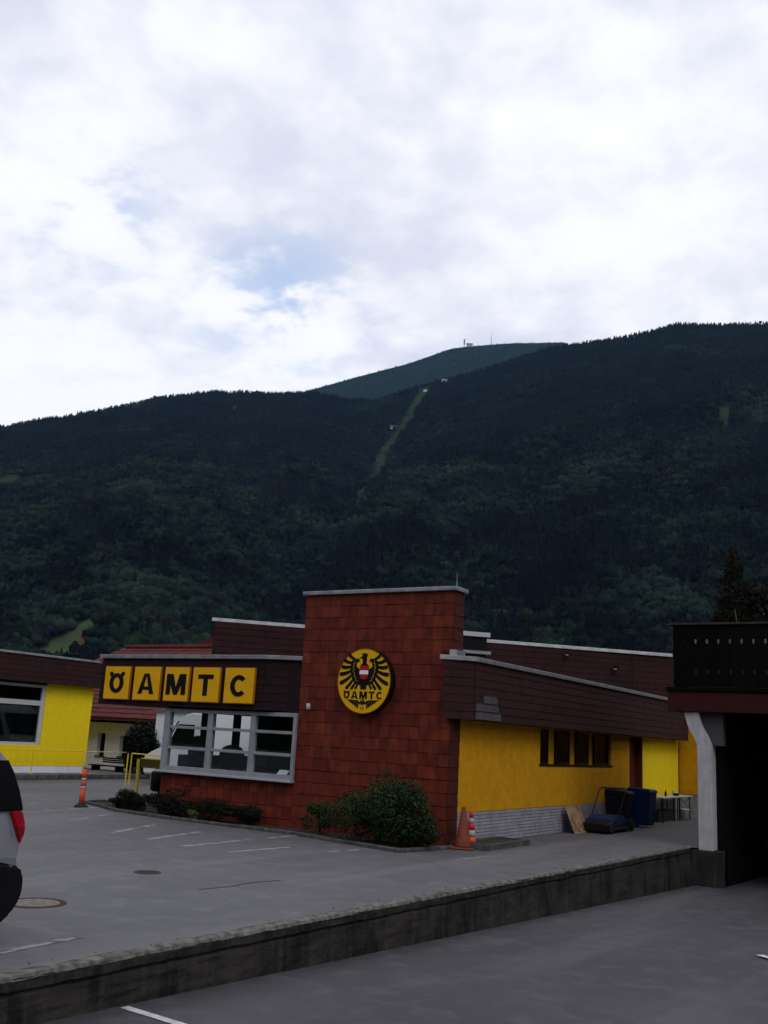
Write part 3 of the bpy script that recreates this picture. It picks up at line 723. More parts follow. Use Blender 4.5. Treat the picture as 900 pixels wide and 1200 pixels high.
# ------------------------------------------------------------------ round eagle emblem
E0 = thing('round_emblem', (-12.16, 18.9, 3.31), 'round yellow sign with black eagle and red white shield on the tower', 'sign')
ex, ez, ey, er = -12.165, 3.315, 18.72, .70
def disc(r, y0, y1, n=64):
    ps = [(ex+r*math.cos(2*math.pi*k/n), y0, ez+r*1.025*math.sin(2*math.pi*k/n)) for k in range(n)]
    return MB().prism(ps, (0, y1-y0, 0))
disc(er, ey, 18.93).build('housing', 'black', E0, bevel=.012, segs=2)
disc(er-.015, ey-.006, ey+.02).build('face', 'badgeyellow', E0)
g = MB(); 
for k in range(64):
    a = 2*math.pi*k/64; b = 2*math.pi*(k+1)/64
    P = lambda t, r: (ex+r*math.cos(t), ey-.006, ez+r*1.025*math.sin(t))
    g.prism([P(a, er-.022), P(b, er-.022), P(b, er-.006), P(a, er-.006)], (0, -.004, 0))
g.build('rim', 'signside', E0)
def Q(u, v): return (ex+u*er, ez+v*er*1.025)
g = MB(); yy = ey-.007; dd_ = .005
# wings: dark mass on each side with feathers
for sx in (-1, 1):
    mass = [(.10, .40), (.20, .36), (.30, .44), (.28, .56), (.17, .60), (.22, .685), (.36, .67), (.50, .60), (.53, .42), (.50, .22), (.42, .02), (.28, -.10), (.10, -.14)]
    quad(g, [Q(sx*u, v) for u, v in mass], yy, dd_)
    tips = [((.36, .66), (.60, .775), .085), ((.45, .56), (.78, .61), .09), ((.48, .44), (.86, .40), .095), ((.48, .31), (.92, .16), .10), ((.45, .18), (.90, -.13), .10),
            ((.38, .06), (.66, -.25), .085), ((.29, -.02), (.46, -.26), .075), ((.20, -.06), (.30, -.25), .065)]
    for k, (r_, t_2, w_) in enumerate(tips):
        # curved feather: root -> belly -> lifted tip
        P0 = Vector(r_); P2 = Vector(t_2); mid = (P0+P2)/2+Vector((.02, -.05 if k > 0 else -.02)); up = Vector((.02, .10 if k < 5 else .0))
        pts_ = []
        for q in range(9):
            s_ = q/8; p = (1-s_)**2*P0+2*s_*(1-s_)*mid+s_**2*(P2+up*.4); pts_.append(p)
        for q in range(8):
            w0 = w_*(.75+.55*(q/8)**.6); w1 = w_*(.75+.55*((q+1)/8)**.6)
            if q == 7: w1 *= .55
            a = pts_[q]; b = pts_[q+1]; tt = (b-a).normalized(); n_ = Vector((-tt.y, tt.x))
            quad(g, [Q(sx*v.x, v.y) for v in (a-n_*w0/2, b-n_*w1/2, b+n_*w1/2, a+n_*w0/2)], yy-.0006*(1+k % 2), dd_)
body = [(-.16, .46), (-.07, .54), (-.075, .68), (-.20, .70), (-.08, .76), (-.12, .86), (-.05, .82), (0, .875), (.05, .82), (.12, .86), (.085, .74), (.07, .54), (.17, .46), (.20, .1), (.13, -.08), (.10, -.27), (.035, -.24), (0, -.28), (-.035, -.24), (-.10, -.27), (-.13, -.08), (-.20, .1)]
quad(g, [Q(u, v) for u, v in body], yy-.0018, dd_)
eg = g.build('eagle', 'black', E0)
# pale lines that part the feathers from the wing
g = MB()
for sx in (-1, 1):
    zig = [(.38, .62), (.35, .54), (.42, .52), (.37, .44), (.43, .41), (.37, .33), (.42, .29), (.34, .20), (.38, .14), (.29, .10), (.31, .02), (.23, .0)]
    for a, b in zip(zig[:-1], zig[1:]):
        bar(g, Q(sx*a[0], a[1]), Q(sx*b[0], b[1]), .007, yy-.0056, .0012)
g.build('feather_lines', 'badgeyellow', eg)
sh = [(-.165, .46), (.165, .46), (.165, .18), (.12, .09), (0, .04), (-.12, .09), (-.165, .18)]
quad(MB(), [], 0, 0) if False else None
g = MB(); quad(g, [Q(u, v) for u, v in sh], yy-.006, .004); sh_o = g.build('shield', 'badgered', E0)
g = MB(); quad(g, [Q(u, v) for u, v in [(-.164, .32), (.164, .32), (.164, .20), (-.164, .20)]], yy-.010, .002); g.build('white_band', 'badgewhite', sh_o)
hgt = .235*er; kx = 1.30; tot = sum(WID[c] for c in 'ÖAMTC')*hgt*kx; sp = (1.46*er-tot)/4; xx = ex-.73*er
for c in 'ÖAMTC':
    wide_glyph(c, hgt, yy, .005, kx, xx, ez-.56*er).build('letter', 'black', E0); xx += WID[c]*hgt*kx+sp
g = MB()
for sx in (-1, 1):
    quad(g, [Q(sx*u, v) for u, v in [(.06, -.66), (.20, -.585), (.60, -.575), (.56, -.60), (.22, -.62), (.10, -.72)]], yy, dd_)
    for k in range(6):
        u0 = .16+k*.065; quad(g, [Q(sx*u, v) for u, v in [(u0, -.60), (u0+.05, -.60), (u0+.035-k*.012, -.84+k*.035), (u0-.01-k*.008, -.82+k*.035)]], yy-.0006, dd_)
arc(g, ex, ez-.66*er, .085*er, .085*er, .03*er, 0, 360, 16, yy-.0012, dd_)
quad(g, [Q(u, v) for u, v in [(-.05, -.62), (.05, -.62), (.05, -.72), (-.05, -.72)]], yy-.0018, dd_)
g.build('winged_wheel', 'black', E0)
g = MB()
for k in range(3): quad(g, [Q(u, v) for u, v in [(-.06+k*.045, -.78), (-.03+k*.045, -.78), (-.03+k*.045, -.88), (-.06+k*.045, -.88)]], yy, .003)
g.build('small_print', 'signside', E0)

# ------------------------------------------------------------------ lemon building on the left
XL = -31.2
LB = thing('lemon_building', (-31.2, 24.0, 0), 'lemon yellow flat-roofed building with a large window at the left edge', 'building')
lw_ = MB().box(XL-.3, XL, 25.97, 28.28, .45, 3.55).build('wall', 'lemon', LB)
MB().box(XL-.3, XL, 12.0, 25.97, .45, 1.17).build('wall_under_window', 'lemon', LB)
MB().box(XL-12, XL-.3, 28.0, 28.28, .17, 3.5).build('end_wall', 'lemon', LB)
MB().box(XL-.3, XL-.03, 12, 28.24, .17, .45).build('plinth', 'white', LB)
MB().box(XL-.3, XL, 12.0, 25.97, 3.38, 3.55).build('wall_over_window', 'shingle', LB)
wd = MB().box(XL-.14, XL-.02, 25.80, 25.96, 1.17, 3.38).build('window_frame', 'wframe', LB)
for y0, y1, z0, z1 in ((12, 25.80, 1.17, 1.27), (12, 25.80, 2.62, 2.80), (12, 25.8, 3.28, 3.38), (20.6, 20.72, 1.27, 2.62)):
    MB().box(XL-.13, XL-.03, y0, y1, z0, z1).build('frame_bar', 'wframe', wd)
for y0, y1, z0, z1 in ((20.72, 25.80, 1.27, 2.62), (12, 20.6, 1.27, 2.62), (12, 25.8, 2.80, 3.28)):
    MB().box(XL-.09, XL-.08, y0, y1, z0, z1).build('pane', 'darkglass', wd)
cu = MB(); n = 90; cv = []
for k in range(n+1):
    y = 20.7+5.1*k/n; x = XL-.26+.035*math.sin(k*.9)+.012*math.sin(k*2.3); cv.append((x, y))
for a, b in zip(cv[:-1], cv[1:]): cu.poly([(a[0], a[1], 1.2), (b[0], b[1], 1.2), (b[0], b[1], 2.7), (a[0], a[1], 2.7)])
cu.keep = True; cu.build('curtain', 'curtain', wd)
MB().box(XL-6, XL-5.8, 12, 28, .2, 3.5).build('inner_wall', 'interior', LB)
XLf = -30.85
fa = MB().box(XL-12, XLf, 11.5, 28.75, 3.46, 4.42).build('fascia', 'shinglew', LB)
g = MB(); clad(g, (XLf, 12), (XLf, 28.75), 3.46, 4.42, .2, .42, 41); g.build('shingles', 'shinglew', fa, kind='stuff')
MB().box(XL-12, XLf+.06, 11.4, 28.1, 4.42, 4.50).build('fascia_cap', 'zinc', LB, bevel=.006)
MB().box(XL-12, XL-.3, 12, 28, 3.3, 3.4).build('ceiling', 'interior', LB)

# yellow railing on the pavement
yr = thing('yellow_railing', (-30.75, 20, .17), 'low yellow tube railing on the pavement before the lemon building', 'railing')
RX = -30.75
for y in (20.2, 22.7, 25.35, 27.75, 30.3):
    g = MB(); g.tube((RX, y, .17), (RX, y, 1.0), .018); g.build('post', 'yellowrail', yr)
    MB().box(RX-.05, RX+.05, y-.05, y+.05, .17, .19).build('foot_plate', 'yellowrail', yr)
MB().tube((RX, 20.2, 1.0), (RX, 30.3, 1.0), .015).build('top_rail', 'yellowrail', yr)
MB().tube((RX, 20.2, .46), (RX, 27.75, .46), .020).build('lower_rail', 'yellowrail', yr)
# yellow tube barrier by the office corner
yb = thing('yellow_barrier', (-22.0, 22.0, 0), 'yellow tube barrier frame with vertical ends beyond the yellow post', 'barrier')
sB = 26.0/21.6
def BX(x, z): return (x*sB, 26.0, 2.1+(z-2.1)*sB)
g = MB(); g.path([BX(-21.93, .62), BX(-21.93, 1.29), BX(-20.62, 1.28), BX(-20.62, .62)], .02); g.build('frame', 'yellowrail', yb)
g = MB(); g.tube((BX(-21.93, 0)[0], 26, 0), BX(-21.93, .7), .028); g.build('leg', 'yellowrail', yb)
g = MB(); g.tube((BX(-20.62, 0)[0], 26, 0), BX(-20.62, .7), .028); g.build('leg', 'yellowrail', yb)
MB().tube(BX(-22.08, 1.28), (BX(-22.08, 0)[0], 26, 0), .022).build('gate_post', 'yellowrail', yb)
yp = thing('yellow_sign_post', (-21.6, 21.6, 0), 'leaning yellow post with a low olive board at the end of the planting bed', 'sign post')
MB().tube((-21.58, 21.6, 0), (-21.64, 21.6, 1.15), .045, 12).build('post', 'yellowrail', yp)
MB().box(-21.50, -20.7, 21.57, 21.63, .92, 1.16).build('board', mat('olive_board', (.10, .09, .012), .7, col2=(.06, .055, .01), scale=5), yp)
MB().box(-21.50, -20.7, 21.56, 21.64, 1.16, 1.19).build('board_rim', 'yellowrail', yp)
bn = thing('litter_bin', (-21.05, 21.9, 0), 'round black bin half hidden beneath the olive board', 'bin')
MB().lathe((-21.05, 21.95, .28), [(.20, 0), (.26, .05), (.28, .5), (.24, .56), (.05, .58)], 20).build('body', 'black', bn, smooth=True)
MB().tube((-21.05, 21.95, 0), (-21.05, 21.95, .3), .04).build('leg', 'black', bn)

MB().poly([(-22.4, 19.3, .006), (-21.2, 19.2, .006), (-21.3, 21.4, .006), (-22.6, 21.4, .006)]).build('concrete_apron', 'paving', kind='structure')
# chalet
CH = thing('chalet', (-33, 31.6, .1), 'white house with red tiled hipped roof behind the lemon building', 'house')
YC = 31.6
cw = MB()
wins = [(-34.25, -33.78, .72, 1.68), (-32.88, -32.36, .75, 1.62)]
xs = -36.5
for a, b, z0, z1 in wins:
    cw.box(xs, a, YC, YC+.35, 0, 2.75); cw.box(a, b, YC, YC+.35, 0, z0); cw.box(a, b, YC, YC+.35, z1, 2.75); xs = b
cw.box(xs, -30.3, YC, YC+.35, 0, 2.75); cw.box(-30.65, -30.3, YC+.35, 40, 0, 2.75); cw.box(-36.5, -36.15, YC+.35, 40, 0, 2.75)
cw.build('wall', 'white', CH)
for a, b, z0, z1 in wins:
    w_ = MB().box(a, a+.05, YC+.2, YC+.26, z0, z1).build('window', 'black', CH)
    g = MB().box(b-.05, b, YC+.2, YC+.26, z0, z1); g.box(a+.05, b-.05, YC+.2, YC+.26, z0, z0+.05); g.box(a+.05, b-.05, YC+.2, YC+.26, z1-.05, z1); g.box((a+b)/2-.02, (a+b)/2+.02, YC+.21, YC+.25, z0+.05, z1-.05); g.build('frame', 'black', w_)
    MB().box(a+.05, b-.05, YC+.23, YC+.24, z0+.05, z1-.05).build('pane', 'darkglass', w_)
    MB().box(a-.06, b+.06, YC-.05, YC+.2, z0-.04, z0).build('sill', 'black', w_)
MB().box(-36.2, -30.6, YC+1.5, YC+1.6, 0, 2.7).build('inner_wall', 'interior', CH)
# roof: front slope, hip, right gable cut
ey0, ez0, ry, rz = YC-.75, 2.36, 36.0, 5.85
eL, eR, rL, rR = -42.0, -29.35, -37.7, -29.4
g = MB(); g.poly([(eL, ey0, ez0), (eR, ey0, ez0), (rR, ry, rz), (rL, ry, rz)]); g.poly([(eL, ey0, ez0), (rL, ry, rz), (eL, 2*ry-ey0, ez0)]); g.poly([(rL, ry, rz), (rR, ry, rz), (eR, 2*ry-ey0, ez0), (eL, 2*ry-ey0, ez0)])
g.poly([(eR, ey0, ez0-.1), (eR, 2*ry-ey0, ez0-.1), (rR, ry, rz)]); g.poly([(eL, ey0, ez0-.10), (eR, ey0, ez0-.10), (eR, 2*ry-ey0, ez0-.1), (eL, 2*ry-ey0, ez0-.1)])
g.poly([(eL, ey0, ez0-.10), (eR, ey0, ez0-.10), (eR, ey0, ez0), (eL, ey0, ez0)])
rf = g.build('roof', 'rooftile', CH)
g = MB(); nr = 18; rg = random.Random(9)
for r in range(nr):
    s0 = r/nr; y = ey0+(ry-ey0)*s0; z = ez0+(rz-ez0)*s0; y2 = ey0+(ry-ey0)*(s0+1/nr); z2 = ez0+(rz-ez0)*(s0+1/nr)
    xa = eL+(rL-eL)*s0; x = xa
    while x < eR:
        o = .03+rg.uniform(-.006, .01)
        g.prism([(x, y-.02, z+o), (x, y-.02, z+.0), (x, y2, z2+.008)], (.235, 0, 0)); x += .25
g.build('roof_tiles', 'rooftile', rf, kind='stuff')
for k in range(28):
    x = rL+k*.3; 
    MB().tube((x, ry, rz+.02), (x+.29, ry, rz+.06), .12, 8).build('ridge_tile', 'rooftile', rf)
for k in range(14):
    x = -36.2+k*.5; MB().box(x, x+.1, ey0+.05, YC, ez0-.22, ez0-.12).build('rafter', 'wood', CH)
MB().tube((-36.9, 33.4, 4.2), (-36.9, 33.4, 4.2), .1) if False else None
g = MB(); g.poly([(-35.2, 37, 5.75), (-35.2, 43, 5.75), (-31.6, 43, 6.95), (-31.6, 37, 6.95)]); g.poly([(-28.0, 37, 5.75), (-28.0, 43, 5.75), (-31.6, 43, 6.95), (-31.6, 37, 6.95)]); g.poly([(-35.2, 37, 5.75), (-28.0, 37, 5.75), (-31.6, 37, 6.95)])
g.build('cross_roof', 'rooftile', CH)
MB().box(-35.0, -28.2, 37.05, 42.9, 0, 5.74).build('cross_wing', 'white', CH)
# bench in front of the chalet
be = thing('garden_bench', (-32.5, 30.6, .17), 'low dark bench in front of the white house', 'bench')
for z in (.52, .60, .68):
    MB().box(-33.0, -31.75, 30.85, 30.89, z-.03, z+.03).build('back_slat', 'wood', be)
for y in (30.4, 30.54, 30.68): MB().box(-33.35, -31.45, y, y+.11, .36, .40).build('seat_slat', 'wood', be)
for x in (-33.15, -31.75): MB().box(x, x+.09, 30.4, 30.82, .17, .36).build('leg', 'wood', be)

WG = thing('white_garage', (-27, 30.6, 0), 'low white garage building behind the white van, seen through the office glazing', 'garage')
MB().box(-29.9, -22.6, 30.6, 34.5, 0, 2.68).build('wall', 'white', WG)
MB().box(-30.0, -22.5, 30.5, 34.6, 2.68, 2.78).build('roof', 'gravel', WG)
MB().box(-28.6, -26.2, 30.56, 30.6, 0, 2.1).build('door', 'wframe', WG)
# white van behind the office
VN = thing('white_van', (-25.0, 28.5, 0), 'white van parked behind the office, seen through the glazing', 'van')
prof = [(-27.6, .35), (-27.65, .95), (-27.35, 1.15), (-26.6, 1.45), (-26.05, 2.30), (-25.8, 2.55), (-25.4, 2.66), (-21.9, 2.66), (-21.7, 2.45), (-21.7, .4)]
MB().prism([(x, 28.0, z) for x, z in prof], (0, 1.9, 0)).build('body', mat('van_white', (.62, .64, .63), .35), VN, bevel=.06, segs=3, smooth=False)
MB().prism([(x, 27.985, z) for x, z in [(-26.45, 1.42), (-26.0, 2.22), (-25.2, 2.22), (-25.2, 1.42)]], (0, .03, 0)).build('side_window', 'carglass', VN, bevel=.008)
MB().prism([(-26.66, 28.12, 1.47), (-26.12, 28.12, 2.30), (-26.16, 28.12, 2.33), (-26.70, 28.12, 1.50)], (0, 1.66, 0)).build('windscreen', 'carglass', VN)
for x in (-26.7, -22.8):
    for y in (27.97, 29.75):
        w_ = MB().prism([(x+.33*math.cos(k*math.pi/12), y, .33+.33*math.sin(k*math.pi/12)) for k in range(24)], (0, .2, 0)).build('wheel', 'rubber', VN, bevel=.02)
        if y < 28: MB().prism([(x+.2*math.cos(k*math.pi/8), y-.012, .33+.2*math.sin(k*math.pi/8)) for k in range(16)], (0, .02, 0)).build('rim', 'rim', w_)
MB().box(-27.74, -27.5, 28.05, 29.85, .32, .62).build('bumper', 'carblack', VN, bevel=.04, segs=2)
MB().box(-27.66, -27.42, 28.06, 28.35, .82, 1.02).build('headlight', 'carwhite', VN, bevel=.03)

VN.location.x -= 0.2
# ------------------------------------------------------------------ house with garage and balcony on the right
GX0, GX1, GY = -6.50, -6.17, 24.7
HB = thing('garage_house', (-6.3, 24.7, -.8), 'dark garage opening under an oxblood beam and timber balcony at the right edge', 'house')
pil = MB().box(GX0, GX1, GY, GY+.42, -.04, 2.34).build('pillar', 'pillar', HB, bevel=.008)
br = [(-6.80, 3.115), (-6.45, 3.115), (-6.43, 2.95), (-6.36, 2.75), (-6.24, 2.52), (GX1, 2.345), (GX0, 2.345), (-6.56, 2.50), (-6.64, 2.62), (-6.72, 2.80), (-6.77, 2.98)]
MB().prism([(x, GY+.01, z) for x, z in br], (0, .38, 0)).build('bracket', 'pillar', HB, bevel=.006)
MB().box(-6.44, -5.92, GY+.16, GY+.42, 2.345, 3.118).build('corbel', mat('painted_shade_plaster', (.06, .06, .065), .9), HB, bevel=.006)  # shade on the upper pillar is put into this dark colour
MB().box(-6.75, -6.0, GY-.02, GY+.6, -1.0, -.045).build('plinth', 'concrete', HB, bevel=.012)
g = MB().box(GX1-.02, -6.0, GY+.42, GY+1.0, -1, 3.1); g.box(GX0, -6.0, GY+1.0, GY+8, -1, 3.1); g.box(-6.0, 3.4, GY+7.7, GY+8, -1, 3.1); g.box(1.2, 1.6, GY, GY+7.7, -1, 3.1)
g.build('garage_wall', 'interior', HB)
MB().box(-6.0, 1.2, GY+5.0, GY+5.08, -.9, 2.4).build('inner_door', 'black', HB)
MB().box(GX0-.3, 3.4, GY+.25, GY+8, 3.125, 3.5).build('balcony_slab', 'interior', HB)
MB().box(-7.17, 1.5, GY-.06, GY+.22, 3.12, 3.60).build('beam', 'redbeam', HB, bevel=.01)
MB().box(-7.17, -6.95, GY+.22, GY+5, 3.13, 3.58).build('side_beam', 'redbeam', HB, bevel=.01)
MB().box(-7.20, 1.5, GY-.10, GY+.20, 3.605, 3.70).build('sill_board', 'wood', HB, bevel=.008)
def board(x0, w, yb):
    z0, z1 = 3.72, 5.18; h1, h2, hh, hw = 4.80, 4.07, .06, .030
    L_ = [(0, z0)]; 
    for hz in (h2, h1): L_ += [(0, hz-hh), (hw, hz-hh*.4), (hw*.55, hz), (hw, hz+hh*.5), (0, hz+hh)]
    L_ += [(0, z1)]
    R_ = [(w-x, z) for x, z in L_][::-1]
    return [(x0+.003+min(max(x, 0), w)*((w-.006)/w), yb, z) for x, z in R_+L_]
x = -7.03; k = 0; pitch = .2705
while x < 1.2:
    MB().prism(board(x, pitch, GY-.03), (0, .025, 0)).build('balcony_board', 'wood', HB); x += pitch
for k in range(16):
    MB().box(-7.03, -7.005, GY+.02+k*.27, GY+.28+k*.27, 3.72, 5.18).build('side_board', 'wood', HB)
for x in (-6.98, -4.2, -1.4): MB().box(x, x+.09, GY+.02, GY+.11, 3.6, 5.2).build('railing_post', 'wood', HB)
MB().box(-7.14, 1.3, GY-.08, GY+.12, 5.20, 5.25).build('hand_rail', 'railwood', HB, bevel=.008)
MB().box(-7.14, -6.96, GY+.12, GY+4.4, 5.20, 5.25).build('hand_rail', 'railwood', HB)
MB().box(-7.03, 1.3, GY-.0, GY+.05, 5.1, 5.19).build('upper_ledger', 'wood', HB)
for x, w, lab in ((-6.75, 1.9, 'long pale planter box behind the balcony boards, under the conifer'), (-4.75, 3.4, 'long pale planter box behind the balcony boards, under the leafy shrub')):
    p = thing('planter_box', (x, GY+.6, 3.5), lab, 'planter', group='planters on the balcony')
    MB().box(x, x+w, GY+.45, GY+1.15, 3.52, 5.02).build('box', mat('pale_planter', (.46, .43, .36), .8, col2=(.30, .28, .24), scale=2.5), p, bevel=.015)
    MB().box(x+.05, x+w-.05, GY+.5, GY+1.1, 5.0, 5.05).build('soil', 'soil', p)

# ------------------------------------------------------------------ silver car at the left edge (rear end in view)
CR = thing('silver_car', (-9.1, 4.6, 0), 'silver people carrier with dark privacy glass, its rear end at the left edge', 'car')
XS = -8.22      # side nearest the camera
# side profile in (y, z); rear at +y
side = [(2.35, .30), (2.30, .62), (2.42, .86), (3.25, 1.12), (4.05, 1.60), (4.45, 1.74), (5.2, 1.86), (6.10, 1.90), (6.40, 1.88), (6.52, 1.82), (6.62, 1.72), (6.70, 1.58), (6.76, 1.40), (6.785, 1.24), (6.79, 1.12), (6.785, 1.02), (6.76, .92), (6.745, .80), (6.76, .72), (6.74, .60), (6.74, .3)]
def section(y, z):  # half-width shrink with height (tumblehome)
    return .0 if z < 1.0 else (z-1.0)*.20
def loft(pts, x0, x1, name, m, parent, inset=0, smooth=True):
    mb = MB(); n = len(pts); cols = [(0, 1), (.04, .55), (.12, .15), (.5, 0), (.88, .15), (.96, .55), (1, 1)]
    W_ = x1-x0; cy = sum(p[0] for p in pts)/n; cz = sum(p[1] for p in pts)/n
    rows = []
    for c, e in cols:
        r = []
        for y, z in pts:
            th = section(y, z); xx_ = x0+th+(W_-2*th)*c
            s_ = 1-.045*e*(1 if True else 0); yy_ = cy+(y-cy)*(1-.012*e); zz_ = z if z < .9 else z-.03*e
            r.append((xx_, yy_, zz_))
        rows.append(r)
    base = len(mb.v)
    for r in rows: mb.v += r
    for i in range(len(rows)-1):
        for k in range(n):
            a, b = k, (k+1) % n; mb.f.append((i*n+a, i*n+b, (i+1)*n+b, (i+1)*n+a))
    mb.f.append(tuple(range(n))[::-1]); mb.f.append(tuple((len(rows)-1)*n+k for k in range(n)))
    return mb.build(name, m, parent, smooth=False)
bd = loft(side, XS-1.78, XS, 'body', 'silver', CR)
def sidepatch(pts, name, m, th=.012, out=.006, parent=CR):
    """panel on the near side following the tumblehome"""
    mb = MB(); a = [(XS-section(y, z)+out, y, z) for y, z in pts]
    mb.prism(a, (-th-.01, 0, 0)); return mb.build(name, m, parent)
cyc = sum(p[0] for p in side)/len(side)
sidepatch([(3.35, 1.14), (6.62, 1.235), (6.60, 1.45), (6.54, 1.62), (6.44, 1.72), (4.5, 1.70), (4.1, 1.54)], 'side_glass', 'carglass')
# black tailgate glass wraps the rear corner
g = MB(); rr_ = [(6.59, 1.70), (6.66, 1.58), (6.72, 1.42), (6.755, 1.28), (6.76, 1.235)]
for (y0, z0), (y1, z1) in zip(rr_[:-1], rr_[1:]):
    g.prism([(XS-section(0, z0)+.010, y0-.42, z0), (XS-section(0, z0)+.010, y0+.012, z0), (XS-section(0, z1)+.010, y1+.012, z1), (XS-section(0, z1)+.010, y1-.42, z1)], (-1.60, 0, 0))
g.build('tailgate_glass', 'carglass', CR)
sidepatch([(6.38, 1.58), (6.50, 1.60), (6.46, 1.70), (6.36, 1.71)], 'grey_glass_patch', 'curtain', out=.016)  # greyer patch on the black side glass
MB().tube((XS-.26, 3.9, 1.90), (XS-.26, 6.42, 1.90), .03).build('roof_rail', 'carblack', CR)
tl = [(6.635, 1.228), (6.765, 1.232), (6.795, 1.12), (6.79, 1.03), (6.75, .93), (6.725, .97), (6.685, 1.08)]
g = MB().prism([(XS+.022-(section(0, z)), y, z) for y, z in tl], (-.12, 0, 0)); tlo = g.build('tail_lamp', 'taillight', CR, bevel=.012, segs=2)
MB().prism([(XS+.026, y, z) for y, z in [(6.69, 1.085), (6.77, 1.085), (6.765, 1.03), (6.71, 1.0)]], (-.05, 0, 0)).build('reflector', 'taillight2', tlo)
bp_ = [(5.95, .20), (6.60, .20), (6.74, .30), (6.83, .42), (6.85, .54), (6.83, .65), (6.78, .72), (6.68, .745), (6.45, .80), (6.2, .68), (6.05, .66), (5.95, .6)]
MB().prism([(XS+.03, y, z) for y, z in bp_], (-1.84, 0, 0)).build('rear_bumper', 'carblack', CR, bevel=.03, segs=3)
MB().prism([(XS+.02, y, z) for y, z in [(2.28, .22), (2.9, .22), (2.9, .6), (2.26, .6), (2.2, .4)]], (-1.82, 0, 0)).build('front_bumper', 'carblack', CR, bevel=.03)
for y in (3.15, 5.75):
    for x, s_ in ((XS+.015, -1), (XS-1.79, 1)):
        w_ = MB().prism([(x, y+.33*math.cos(k*math.pi/16), .33+.33*math.sin(k*math.pi/16)) for k in range(32)], (s_*.2, 0, 0)).build('wheel', 'rubber', CR, bevel=.02)
        MB().prism([(x-s_*.01, y+.21*math.cos(k*math.pi/16), .33+.21*math.sin(k*math.pi/16)) for k in range(32)], (s_*.05, 0, 0)).build('rim', 'rim', w_)

# ------------------------------------------------------------------ small things
bo = thing('traffic_bollard', (-20.27, 18.4, 0), 'thin red bollard with pale bands standing on the car park', 'bollard')
MB().lathe((-20.27, 18.4, 0), [(.17, 0), (.17, .04), (.10, .08), (.06, .12)], 20).build('foot', 'rubber', bo)
zz_ = [.10, .44, .52, .64, .72, .90]
for k in range(5):
    o = MB().lathe((-20.27, 18.4, 0), [(.072-.002*k, zz_[k]), (.070-.002*k, zz_[k+1])], 16)
    o.build('band' if k % 2 else 'tube', 'whiteref' if k % 2 else 'orange', bo, smooth=True)
MB().lathe((-20.27, 18.4, .90), [(.062, 0), (.04, .03)], 16).build('cap', 'orange', bo)
# faded orange cone with square foot
cn = thing('traffic_cone', (-9.72, 18.98, 0), 'faded plain orange cone on a square foot by the tower corner', 'traffic cone', rotz=.35)
MB().box(-.24, .24, -.24, .24, 0, .045).build('foot', 'fadedorange', cn, bevel=.015, local=True)
MB().lathe((0, 0, .045), [(.175, 0), (.165, .03), (.045, .76), (.03, .78)], 24).build('cone_body', 'fadedorange', cn, local=True, smooth=True)
cn2 = thing('traffic_cone', (-9.93, 19.75, 0), 'red cone with white reflective bands behind the plain orange cone', 'traffic cone', rotz=.1)
MB().box(-.17, .17, -.17, .17, 0, .04).build('foot', 'orange', cn2, bevel=.01, local=True)
pr = [(.115, .04), (.098, .18), (.080, .32), (.065, .45), (.050, .56), (.032, .70)]
for k in range(5):
    (r0_, z0_), (r1_, z1_) = pr[k], pr[k+1]
    MB().lathe((0, 0, 0), [(r0_, z0_), (r1_, z1_)], 20).build('band', ['orange', 'whiteref', 'redref', 'whiteref', 'redref'][k], cn2, local=True, smooth=True)
# shaft cover slab
sl = thing('shaft_cover', (-9.6, 20.1, 0), 'low concrete frame with dark steel lid beside the traffic cones', 'shaft cover')
g = MB().box(-10.05, -9.22, 19.05, 19.17, 0, .11); g.box(-10.05, -9.22, 21.1, 21.22, 0, .11); g.box(-10.05, -9.93, 19.17, 21.1, 0, .11); g.box(-9.34, -9.22, 19.17, 21.1, 0, .11)
g.build('concrete_frame', 'kerb', sl)
MB().box(-9.93, -9.34, 19.17, 21.1, .02, .085).build('lid', 'iron', sl)
# leaning board
bd_ = thing('leaning_board', (-9.85, 25.6, 0), 'weathered brown board leaning on the white brick plinth', 'board')
g = MB(); dn = Vector((-.26, -.03, .66)); 
P0 = Vector((-9.72, 25.12, .0)); P1 = Vector((-9.72, 26.05, .0))
g.prism([P0, P1, P1+dn, P0+dn], (.025, 0, .008)).build('panel', 'board', bd_)
g = MB(); 
for a, b in ((P0, P1), (P0+dn*.985, P1+dn*.985)): g.tube(a+Vector((.028, 0, .015)), b+Vector((.028, 0, .015)), .012, 4)
for a in (P0, P1): g.tube(a+Vector((.028, 0, .015)), a+dn+Vector((.028, 0, 0)), .012, 4)
g.build('edge_strip', 'boardedge', bd_)
# push sweeper
SWp = thing('push_sweeper', (-9.5, 26.9, 0), 'dark blue push sweeper with tall U-shaped handle by the wall', 'sweeper')
MB().prism([(-9.9, y, z) for y, z in [(26.35, .14), (26.45, .34), (26.8, .42), (27.3, .42), (27.6, .32), (27.7, .12)]], (.75, 0, 0)).build('hopper', 'sweepblue', SWp, bevel=.03, segs=2)
MB().prism([(-9.93, y, z) for y, z in [(25.85, .05), (25.9, .24), (26.4, .30), (26.45, .05)]], (.8, 0, 0)).build('brush_housing', 'black', SWp, bevel=.02)
MB().prism([(-9.95, y, z) for y, z in [(26.4, .05), (26.45, .13), (28.0, .13), (28.05, .05)]], (.85, 0, 0)).build('chassis', 'black', SWp, bevel=.01)
for x in (-9.96, -9.12):
    for y, r in ((27.75, .17), (26.15, .12)):
        MB().prism([(x, y+r*math.cos(k*math.pi/10), r+r*math.sin(k*math.pi/10)) for k in range(20)], (.05, 0, 0)).build('wheel', 'rubber', SWp)
